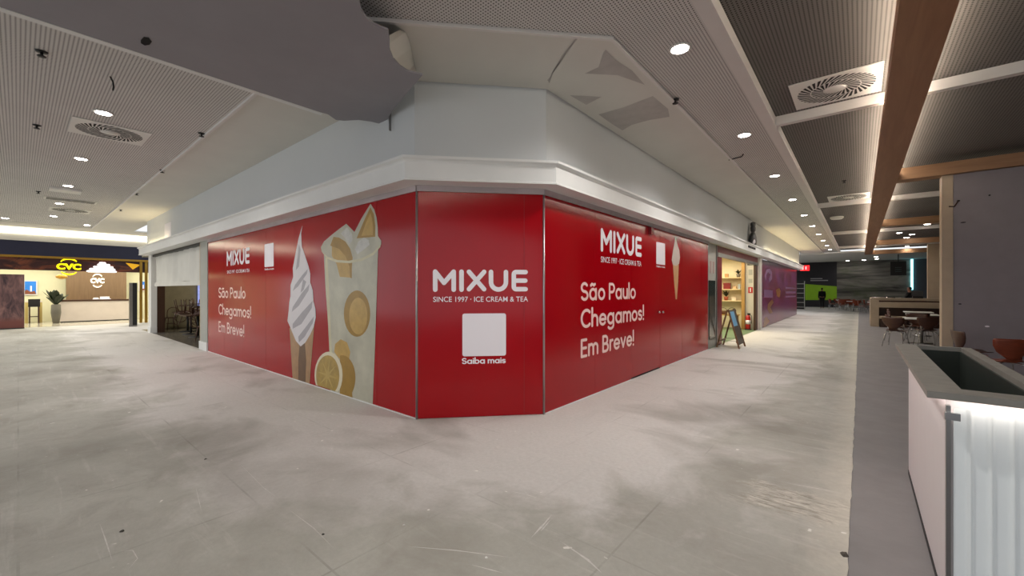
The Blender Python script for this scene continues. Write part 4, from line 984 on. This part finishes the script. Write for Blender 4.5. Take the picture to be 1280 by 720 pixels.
# fabric blind: gently waved sheet with a folded hem
t = thing('roller_blind', (-16.8, YL + 0.1, 1.72), 'white fabric blind pulled halfway down over the restaurant entrance', 'blind')
mb = MB(); nx, nz = 60, 10
vs = [(-19.75 + (19.75 - 13.85) * i / nx, YL + 0.07 + 0.05 * math.sin(i * 0.85) * (0.35 + 0.65 * math.sin(math.pi * j / nz)) * (1 if i > 24 else 0.35) + 0.02 * math.sin(i * 0.21 + 1), 2.80 - (2.80 - 1.83 + 0.03 * math.sin(i * 0.11)) * j / nz) for j in range(nz + 1) for i in range(nx + 1)]
mb.add(vs, [(j * (nx + 1) + i, (j + 1) * (nx + 1) + i, (j + 1) * (nx + 1) + i + 1, j * (nx + 1) + i + 1) for j in range(nz) for i in range(nx)], 0, True)
mb.build('fabric', M['blind'], t)
MB().box(-19.78, -13.82, YL + 0.05, YL + 0.09, 1.72, 1.85).build('hem', M['blind'], t)
def bentwood(label, group):
    t = thing('bistro_chair', (0, 0, 0), label, 'chair', group); dm = M['plydark']
    MB().lathe((0, 0, 0.44), [(0.18, 0.0), (0.2, 0.015), (0.2, 0.03), (0.17, 0.035)], 18).build('seat', dm, t)
    for sx in (-1, 1):
        for sy in (-1, 1): MB().tube([(sx * 0.13, sy * 0.13, 0.44), (sx * 0.18, sy * 0.18, 0.0)], [0.016, 0.012], 8).build('leg', dm, t)
    MB().tube([(-0.17, -0.12, 0.44), (-0.19, -0.19, 0.7)] + [(0.19 * math.cos(a), -0.21, 0.72 + 0.16 * math.sin(a)) for a in [math.pi - math.pi * i / 10 for i in range(11)]] + [(0.19, -0.19, 0.7), (0.17, -0.12, 0.44)], 0.014, 8).build('backrest', dm, t)
    MB().tube([(0.155 * math.cos(a), 0.155 * math.sin(a), 0.22) for a in [2 * math.pi * i / 16 for i in range(16)]], 0.008, 6, closed=True).build('stretcher', dm, t)
    return t
bw = bentwood('dark bentwood chair turned upside down on a restaurant table', 'upturned chairs in the restaurant')
rt = thing('bistro_table', (0, 0, 0), 'dark square table stacked with upturned chairs in the restaurant', 'table', 'restaurant tables')
MB().box(-0.4, 0.4, -0.4, 0.4, 0.72, 0.75).build('tabletop', M['darkwood'], rt)
MB().tube([(0, 0, 0.02), (0, 0, 0.72)], 0.035, 10).build('column', M['black'], rt); MB().lathe((0, 0, 0), [(0.26, 0), (0.25, 0.02), (0.04, 0.04)], 16).build('base', M['black'], rt)
first = True
for i, (x, y) in enumerate(((-20.9, 4.75), (-19.6, 4.15), (-18.35, 3.98), (-17.1, 3.9), (-20.8, 5.9), (-19.2, 5.4), (-17.6, 5.1))):
    o = rt if i == 0 else copy_tree(rt); o.location = (x, y, 0.003)
    for k in range(2):
        a = math.radians(75 + 30 * (i % 3) + 180 * k)
        ch = bw if first else copy_tree(bw); first = False
        ch.location = (x - 0.26 * math.sin(a), y + 0.26 * math.cos(a), 0.753 + 0.476); ch.rotation_euler = (math.pi, 0, a)
for i, (x, y, a) in enumerate(((-15.6, 3.75, 30), (-15.0, 4.3, 200), (-21.5, 4.0, 100))):
    ch = copy_tree(bw); ch.location = (x, y, 0.003); ch.rotation_euler = (0, 0, math.radians(a)); ch['label'] = 'dark bentwood chair standing on the floor of the restaurant'; ch['group'] = 'standing chairs in the restaurant'
t = tag(MB().box(-21.98, -21.9, 5.0, 5.12, 0.9, 2.4).build('light_column', mat('restaurant_screen', '8f9ad8', 0.4, var=0.5, vscale=3, emit=0.8)), 'narrow bluish light column inside the restaurant', 'light')
lamp('restaurant_lamp', 'POINT', (-19.5, 6.2, 2.6), 110, WARM, None, shadow_soft_size=0.2)

# ================================================================== TRAVEL SHOP
XC = -26.4
def C(u, v, x=XC): return on_x(u, v, x)
y_a, y_b = -6.0, 9.0
XI = -31.5
struct(MB().box(XC - 0.1, XC, y_a, y_b, 3.02, 3.62), 'wall_sign_band', M['navy'], 'navy blue sign band over the travel shop', 'wall')
struct(MB().box(XC - 0.02, XC + 0.02, y_a, y_b, 2.93, 3.02), 'trim_20', M['gold'], 'gold strip under the navy band', 'trim')
struct(MB().box(XC - 0.3, XC + 0.02, y_a, y_b, 3.62, 3.90), 'wall_bulkhead', M['plaster'], 'grey-white bulkhead above the navy band', 'wall')
tag(MB().box(XC - 0.05, XC + 0.10, y_a, y_b, 3.90, 4.14).build('glowing_drywall', mat('drywall_cove_glow', 'fff6dd', 0.5, var=0, emit=2.6)), 'long drywall band above the travel shop, cove light put in as glow', 'wall band')  # drywall washed by a cove; that light is painted on as emission
struct(MB().box(XC, -24.5, y_a, y_b, 4.15, 4.2), 'ceiling_end', M['plaster'], 'plain ceiling strip before the travel shop', 'ceiling')
struct(MB().poly([(XI, y_a, 0.004), (XC - 0.4, y_a, 0.004), (XC - 0.4, y_b, 0.004), (XI, y_b, 0.004)]), 'floor_travel_shop', mat('pale_gloss_tile', 'c4bdac', 0.15, var=0.06, vscale=1), 'pale glossy floor inside the travel shop', 'floor')
struct(MB().box(XI - 0.1, XI, y_a, y_b, 0, 3.6), 'wall_travel_back', M['cream'], 'cream back wall of the travel shop', 'wall')
struct(MB().box(XI, XC - 0.1, y_b, y_b + 0.1, 0, 3.6), 'wall_travel_side', M['cream'], 'cream side wall of the travel shop', 'wall')
struct(MB().box(XI, XC - 0.1, y_a, y_b, 3.05, 3.12), 'ceiling_travel', M['cream'], 'cream ceiling inside the travel shop', 'ceiling')
lamp('travel_lamp', 'AREA', (-29.0, 2.0, 3.0), 330, (1, 0.95, 0.8), None, shape='RECTANGLE', size=3.5, size_y=9)
fz, nt, b = new_mat('frieze_print')
p_ = position(nt); n1 = remap(nt, noise(nt, 1.3, 4, 0.6, stretch(nt, p_, 1, 0.8, 2.5), 1.0), 0.5, 0.68)
nt.links.new(mix_col(nt, n1, lin('3a1a18'), lin('8a4a2c')), b.inputs['Base Color']); b.inputs['Roughness'].default_value = 0.3
t = thing('glass_front', (XC - 0.1, 1.5, 0), 'glazed front of the travel shop with a dark red frieze and gold posts', 'shop front')
zf = C(100, 339, XC - 0.2).z
MB().box(XC - 0.25, XC - 0.2, y_a, y_b, zf, 3.0).build('frieze', fz, t)
MB().prism([C(157, 328.5, XC - 0.19), C(176, 331, XC - 0.19), C(166, 337, XC - 0.19)], (0.01, 0, 0)).build('yellow_shape', mat('frieze_yellow', 'e0a518', 0.4, emit=0.5), t)
for u in (174.5, 181): 
    y = C(u, 362, XC - 0.1).y; MB().box(XC - 0.16, XC - 0.08, y, y + 0.10, 0, 2.93).build('gold_post', M['gold'], t)
MB().box(XC - 0.13, XC - 0.12, C(181, 362).y + 0.3, y_b, 0.02, 2.9).build('pane', M['glass'], t)
# back wall veneer, counter
xw = -31.0
yv0, yv1 = C(83, 362, xw).y, C(158, 362, xw).y
struct(MB().box(xw - 0.4, xw, yv0, yv1, 0.0, 3.05), 'wall_veneer', M['brownslat'], 'brown veneer feature wall behind the travel counter', 'wall')
xk = -29.6
yk0, yk1 = C(75, 390, xk).y, C(162, 390, xk).y
t = thing('reception_counter', (xk, (yk0 + yk1) / 2, 0.004), 'long white reception counter with brown top in the travel shop', 'counter')
MB().box(xk - 0.6, xk, yk0, yk1, 0.05, 1.02).build('front', M['counterwhite'], t)
MB().box(xk - 0.7, xk + 0.03, yk0 - 0.03, yk1 + 0.03, 1.02, 1.10).build('top', M['darkwood'], t)
MB().box(xk - 0.55, xk - 0.03, yk0 + 0.03, yk1 - 0.03, 0.004, 0.05).build('plinth', M['black'], t)
for u, lab, w_ in ((120, 'small white notepad on the reception counter', 0.12), (131, 'white desk organiser on the reception counter', 0.22)):
    y = C(u, 374, xk - 0.3).y
    t = thing('desk_item', (xk - 0.3, y, 1.10), lab, 'stationery')
    MB().box(xk - 0.4, xk - 0.2, y - w_, y + w_, 1.10, 1.13).build('tray', M['white'], t)
    MB().box(xk - 0.38, xk - 0.3, y - w_ * 0.8, y + w_ * 0.8, 1.13, 1.13 + w_ * 0.5).build('card', M['tabletop'], t)
# CVC logos: lit yellow sign, white wall logo
def cvc(name, plane_x, u0, u1, vb, vt, m, label):
    a, b2 = C(u0, vb, plane_x), C(u1, vb, plane_x); h = C(u0, vt, plane_x).z - a.z; w_ = b2.y - a.y
    t = thing(name, (plane_x, (a.y + b2.y) / 2, a.z - h * 0.8), label, 'sign')
    lettering('letter', 'CVC', Vector((plane_x, a.y, a.z)), RY, w_, h, t, m, 0.05, UP, 0.03)
    cy, cz = (a.y + b2.y) / 2, a.z + h / 2
    for s, (a0, a1) in ((1, (25, 165)), (-1, (205, 335))):
        ring = [math.radians(a0 + (a1 - a0) * i / 20) for i in range(21)]
        path = [Vector((plane_x + 0.015, cy + math.cos(q) * w_ * 0.34, cz + s * h * 0.62 + math.sin(q) * h * 0.85)) for q in ring]
        rr = [0.012 + w_ * 0.035 * math.sin(math.pi * min(1, (i + 2) / 22)) for i in range(21)]
        MB().tube(path, rr, 8).build('arc', m, t)
    return t
cvc('lit_logo_sign', XC - 0.15, 70.5, 101.5, 336.2, 329.5, mat('lit_yellow', 'f2ea00', 0.4, var=0, emit=1.1), 'glowing yellow logo sign with arcs behind the travel shop glass')
cvc('wall_logo_sign', xw + 0.02, 113, 130.5, 353.5, 348, mat('lit_white', 'fffbe8', 0.4, var=0, emit=0.9), 'white logo with arcs on the brown veneer wall')
# cloud lamp
a, b2 = C(108, 340.5, XC - 0.02), C(146, 340.5, XC - 0.02); c = (a + b2) / 2
t = thing('cloud_lamp', c, 'glowing white cloud-shaped pendant lamp above the reception counter', 'lamp')
gl = mat('cloud_white', 'fff8f6', 0.4, var=0, emit=1.6); w_ = (b2.y - a.y) / 2
for dz, s, oy in ((0.0, 1.0, 0.0), (0.10, 0.86, 0.02), (0.20, 0.66, 0.05), (0.30, 0.42, 0.06), (0.38, 0.22, 0.02)):
    MB().lathe(c + Vector((0, oy, dz)), [(w_ * s * 0.9, 0.0), (w_ * s, 0.03), (w_ * s, 0.06), (w_ * s * 0.9, 0.085)], 28, sx=0.12).build('tier', gl, t)
MB().tube([c + Vector((0, 0, 0.44)), (c.x - 0.0, c.y, 2.95)], 0.008, 6).build('cord', M['steel'], t)
# gold chandelier
c = C(38, 327, -28.0)
t = thing('gold_chandelier', c, 'golden dome lamp hanging inside the travel shop', 'lamp')
MB().lathe(c + Vector((0, 0, -0.22)), [(0.05, 0.0), (0.32, 0.06), (0.42, 0.2), (0.36, 0.34), (0.1, 0.4)], 18).build('shade', mat('gold_lamp', 'c79236', 0.3, 0.6, var=0.4, vscale=10, emit=0.4), t)
MB().tube([c + Vector((0, 0, 0.18)), (c.x, c.y, max(3.05, c.z + 0.25))], 0.008, 6).build('cord', M['steel'], t)
c = C(77, 346, -28.5); t = thing('gold_pendant', c, 'small golden pendant lamp below the yellow logo', 'lamp')
MB().lathe(c + Vector((0, 0, -0.1)), [(0.06, 0.0), (0.18, 0.05), (0.2, 0.12), (0.12, 0.2), (0.02, 0.22)], 16).build('shade', MATS['gold_lamp'], t)
MB().tube([c + Vector((0, 0, 0.12)), (c.x, c.y, 3.05)], 0.006, 6).build('cord', M['steel'], t)
# posters
def poster(u0, u1, v0, v1, x, label):
    a, b2 = C(u0, v1, x), C(u1, v0, x)
    t = thing('framed_poster', (x, (a.y + b2.y) / 2, a.z), label, 'poster')
    MB().box(x - 0.02, x + 0.02, a.y, b2.y, a.z, b2.z).build('frame', M['whitemetal'], t)
    MB().box(x + 0.02, x + 0.025, a.y + 0.05, b2.y - 0.05, a.z + 0.05, b2.z - 0.05).build('blue_sky', mat('poster_blue', '2f7fd6', 0.4, var=0.25, vscale=1.2, emit=0.25), t)
    cy = (a.y + b2.y) / 2; w_ = b2.y - a.y; h = b2.z - a.z
    MB().prism([(x + 0.026, a.y + 0.05, a.z + 0.05), (x + 0.026, b2.y - 0.05, a.z + 0.05), (x + 0.026, b2.y - w_ * 0.2, a.z + h * 0.3), (x + 0.026, cy, a.z + h * 0.22), (x + 0.026, a.y + w_ * 0.25, a.z + h * 0.38), (x + 0.026, a.y + 0.05, a.z + h * 0.3)], (0.003, 0, 0)).build('shore', mat('poster_shore', '9a5a3c', 0.5, var=0.3, vscale=3), t)
    MB().box(x + 0.026, x + 0.031, cy - w_ * 0.02, cy + w_ * 0.10, a.z + h * 0.25, a.z + h * 0.62).build('pale_tower', M['white'], t)
    return t
poster(29, 47, 350.5, 369, XI + 0.03, 'blue sky poster in a pale frame above the bar stool')
poster(173, 184, 351, 364, XI + 0.03, 'blue and green poster beside the gold post')
# desk with stool, plant
c0, c1 = C(31, 385, -30.6), C(52.5, 385, -30.6)
t = thing('high_desk', (-30.6, (c0.y + c1.y) / 2, 0.004), 'high white desk under the blue sky poster', 'desk')
hgt = C(40, 376.5, -30.6).z
MB().box(-30.9, -30.3, c0.y, c1.y, hgt - 0.05, hgt).build('top', M['counterwhite'], t)
for y in (c0.y, c1.y - 0.10): MB().box(-30.9, -30.3, y, y + 0.10, 0.004, hgt - 0.05).build('leg_panel', mat('pale_oak', 'c7b06a', 0.5), t)
c0, c1 = C(35, 385, -30.2), C(50, 385, -30.2)
t = thing('bar_stool', (-30.2, (c0.y + c1.y) / 2, 0.004), 'dark bar stool standing at the high white desk', 'stool')
MB().box(-30.28, -29.95, c0.y, c1.y, 0.78, 0.86).build('seat', M['black'], t)
MB().box(-29.99, -29.94, c0.y, c1.y, 0.86, 1.15).build('backrest', M['black'], t)
for x in (-30.27, -29.99):
    for y in (c0.y + 0.02, c1.y - 0.07): MB().box(x, x + 0.05, y, y + 0.05, 0.004, 0.78).build('leg', M['darkwood'], t)
MB().box(-29.98, -29.95, c0.y + 0.05, c1.y - 0.05, 0.30, 0.34).build('footrest', M['darkwood'], t)
c = C(70, 398, -29.1); c.z = 0.004
t = thing('potted_plant', c, 'broad-leaved plant in a tall grey pot beside the reception counter', 'plant')
MB().lathe(c, [(0.11, 0), (0.17, 0.5), (0.16, 0.86), (0.13, 0.9), (0.12, 0.84)], 18).build('pot', M['pot'], t)
for k in range(11):
    a = k * 2.4; r = 0.24 + 0.12 * random.random(); base = c + Vector((0, 0, 0.82)); tip = base + Vector((math.cos(a) * r, math.sin(a) * r * 1.3, 0.45 + 0.35 * random.random()))
    mid = base.lerp(tip, 0.55) + Vector((0, 0, 0.06)); s = Vector((-math.sin(a), math.cos(a), 0)) * 0.13; q1 = base.lerp(mid, 0.6); q2 = mid.lerp(tip, 0.6)
    MB().add([base, q1 + s * 0.7, mid + s, q2 + s * 0.7, tip, q2 - s * 0.7, mid - s, q1 - s * 0.7, mid - Vector((0, 0, 0.03))], [(0, 1, 8), (1, 2, 8), (2, 3, 8), (3, 4, 8), (4, 5, 8), (5, 6, 8), (6, 7, 8), (7, 0, 8)], 0, True).build('leaf', M['green'], t)
# printed stand-in panel at the shop window (generic mottled mauve-brown print)
bn_, nt, b = new_mat('mottled_print')
p_ = position(nt); n1 = remap(nt, noise(nt, 2.2, 6, 0.65, stretch(nt, p_, 1, 2.2, 0.7), 0.6), 0.35, 0.68); sp = node(nt, 'ShaderNodeSeparateXYZ'); nt.links.new(p_, sp.inputs[0])
cc = mix_col(nt, n1, lin('33222a'), lin('8a6660')); nt.links.new(mix_col(nt, remap(nt, sp.outputs[2], 0.5, 0.3), cc, lin('6e3f38')), b.inputs['Base Color']); b.inputs['Roughness'].default_value = 0.4
a, b2 = C(-25, 411, XC + 0.05), C(30.5, 334, XC + 0.05)
t = thing('printed_banner', (XC + 0.05, (a.y + b2.y) / 2, 0), 'tall mauve-brown printed banner at the travel shop window', 'banner')
MB().box(XC + 0.02, XC + 0.06, a.y, b2.y, 0.04, b2.z - 0.3).build('print', bn_, t)
MB().box(XC, XC + 0.10, a.y, b2.y, 0.0, 0.04).build('foot', M['black'], t)
# black security pylon in front
c = on_z(166, 408, 0)
a, b2 = C(161.5, 362, c.x), C(171, 362, c.x); zt = C(166, 353.5, c.x).z
t = thing('security_pylon', c, 'tall black pylon with a grey edge before the reception counter', 'pylon')
MB().box(c.x - 0.1, c.x + 0.1, a.y, a.y + (b2.y - a.y) * 0.4, 0.0, zt).build('grey_side', M['steel'], t)
MB().box(c.x - 0.12, c.x + 0.12, a.y + (b2.y - a.y) * 0.4, b2.y, 0.06, zt).build('black_body', M['black'], t)
MB().box(c.x - 0.13, c.x + 0.13, a.y, b2.y, 0.0, 0.06).build('foot', M['steel'], t)

# ================================================================== PEOPLE
def skin_mesh(name, joints, edges, m, parent=None, loc=None):
    me = bpy.data.meshes.new(name); keys = list(joints)
    me.from_pydata([joints[k][0] for k in keys], [(keys.index(a), keys.index(b)) for a, b in edges], [])
    me.materials.append(m)
    o = bpy.data.objects.new(name, me); COL.objects.link(o)
    if parent: o.parent = parent
    if loc: o.location = loc
    o.modifiers.new('skin', 'SKIN')
    for i, k in enumerate(keys):
        r = joints[k][1]; r = r if isinstance(r, tuple) else (r, r)
        me.skin_vertices[0].data[i].radius = r; me.skin_vertices[0].data[i].use_root = (i == 0)
    sd = o.modifiers.new('smooth', 'SUBSURF'); sd.levels = 1; sd.render_levels = 2
    for p in me.polygons: p.use_smooth = True
    return o
def person(loc, rz, label, seated=False, k=1.0):
    J = {'pelvis': ((0, 0, 0.95), (0.15, 0.11)), 'waist': ((0, 0, 1.10), (0.13, 0.10)), 'chest': ((0, 0.01, 1.32), (0.16, 0.11)), 'neck0': ((0, 0, 1.46), 0.07), 'neck': ((0, 0.01, 1.52), 0.055), 'jaw': ((0, 0.03, 1.58), (0.065, 0.075)), 'head': ((0, 0.02, 1.66), (0.078, 0.095)), 'crown': ((0, 0.0, 1.73), (0.06, 0.07))}
    E_ = [('pelvis', 'waist'), ('waist', 'chest'), ('chest', 'neck0'), ('neck0', 'neck'), ('neck', 'jaw'), ('jaw', 'head'), ('head', 'crown')]
    for s, n in ((-1, 'l'), (1, 'r')):
        if seated:
            leg = [((s * 0.10, 0.02, 0.92), 0.09), ((s * 0.12, 0.42, 0.93), 0.065), ((s * 0.12, 0.44, 0.52), 0.05), ((s * 0.12, 0.42, 0.47), 0.04), ((s * 0.12, 0.56, 0.45), 0.035)]
            arm = [((s * 0.19, 0, 1.40), 0.06), ((s * 0.23, 0.10, 1.15), 0.045), ((s * 0.15, 0.32, 1.12), 0.036), ((s * 0.13, 0.40, 1.12), (0.035, 0.02))]
        else:
            st = s * 0.16
            leg = [((s * 0.09, 0, 0.88), 0.09), ((s * 0.10, 0.03 + st * 0.4, 0.50), 0.06), ((s * 0.10, st - 0.03, 0.10), 0.04), ((s * 0.10, st - 0.02, 0.05), 0.04), ((s * 0.11, st + 0.12, 0.03), (0.035, 0.025))]
            arm = [((s * 0.19, 0, 1.40), 0.06), ((s * 0.215, -0.02, 1.13), 0.045), ((s * 0.20, 0.08 - st * 0.3, 0.88), 0.034), ((s * 0.20, 0.11 - st * 0.3, 0.79), (0.036, 0.02))]
        for i, q in enumerate(leg): J['leg%d%s' % (i, n)] = q
        for i, q in enumerate(arm): J['arm%d%s' % (i, n)] = q
        E_ += [('pelvis', 'leg0' + n)] + [('leg%d%s' % (i, n), 'leg%d%s' % (i + 1, n)) for i in range(4)]
        E_ += [('chest', 'arm0' + n)] + [('arm%d%s' % (i, n), 'arm%d%s' % (i + 1, n)) for i in range(3)]
        hx, hy, hz = arm[3][0]
        for f in range(4):
            J['fing%d%s' % (f, n)] = ((hx + (f - 1.5) * 0.018 * (0.3 if not seated else 1), hy + (f - 1.5) * 0.018 * (1 if not seated else 0.2) + (0.07 if seated else 0.01), hz - (0.02 if seated else 0.085 - 0.008 * abs(f - 1))), 0.009); E_.append(('arm3' + n, 'fing%d%s' % (f, n)))
        J['thumb' + n] = ((hx - s * 0.03, hy + 0.035, hz - 0.03), 0.010); E_.append(('arm3' + n, 'thumb' + n))
    body = skin_mesh('person', J, E_, M['skin'], None, loc); body.rotation_euler.z = rz; body.scale = (k, k, k)
    tag(body, label, 'person')
    up = {a: (J[a][0], tuple(r * 1.15 + 0.012 for r in (J[a][1] if isinstance(J[a][1], tuple) else (J[a][1],) * 2))) for a in J if a in ('pelvis', 'waist', 'chest', 'neck0') or a[:4] in ('arm0', 'arm1', 'arm2')}
    skin_mesh('jacket', up, [e for e in E_ if e[0] in up and e[1] in up], M['cloth'], body)
    lo = {a: (J[a][0], tuple(r * 1.12 + 0.012 for r in (J[a][1] if isinstance(J[a][1], tuple) else (J[a][1],) * 2))) for a in J if a == 'pelvis' or a[:4] in ('leg0', 'leg1', 'leg2')}
    skin_mesh('trousers', lo, [e for e in E_ if e[0] in lo and e[1] in lo], M['trouser'], body)
    hair = {'h0': ((0, -0.045, 1.58), (0.06, 0.05)), 'h1': ((0, -0.03, 1.68), (0.085, 0.085)), 'h2': ((0, 0.0, 1.75), (0.07, 0.075))}
    skin_mesh('hair', hair, [('h0', 'h1'), ('h1', 'h2')], M['cloth'], body)
    for s in (-1, 1): MB().lathe((s * 0.03, 0.112, 1.665), [(0.004, -0.006), (0.009, 0.0), (0.004, 0.006)], 8).build('eye', M['black']).parent = body
    return body
p = on_z(1027.5, 385.5, 0)
person((p.x, p.y, 0), math.radians(12), 'person in black jacket and dark trousers walking toward the green panel')
p = on_y(1137, 366, 31.0)
person((p.x, 31.0, -0.006 + 0.0), math.radians(70), 'person in black sitting behind the booth counter', True)
t = thing('bar_stool', (p.x, 31.0, -0.006), 'dark bar stool under the seated person behind the booth', 'stool')
MB().lathe((p.x, 31.0, 0.80), [(0.17, 0), (0.18, 0.03)], 16).build('seat', M['black'], t); MB().tube([(p.x, 31.0, 0.02), (p.x, 31.0, 0.80)], 0.03, 8).build('column', M['steel'], t); MB().lathe((p.x, 31.0, -0.006), [(0.22, 0), (0.2, 0.03)], 16).build('base', M['steel'], t)

# ================================================================== SUB-PARTS (pieces that belong to a part rather than to the whole thing)
def nest(root, parent_name, *names):
    kids = list(root.children); base = [o for o in kids if o.name.split('.')[0] == parent_name][0]
    for o in kids:
        if o is not base and o.name.split('.')[0] in names: o.parent = base
nest(hr, 'door_panel', 'door_handle', 'door_closer')
nest(hr, 'printed_wafer', 'printed_cream')
nest(hl, 'printed_cup', 'printed_lemon_slice', 'printed_lemon_flesh', 'printed_lemon_blur', 'printed_ice', 'printed_cup_rim', 'printed_cup_edge')
nest(hl, 'printed_cream', 'printed_cream_fold')
nest(hl, 'printed_wafer', 'printed_wafer_fold')
nest(hl, 'printed_lemon_rind', 'printed_lemon_half', 'printed_lemon_face', 'printed_segment_line')
nest(pt, 'notice', 'notice_mark')
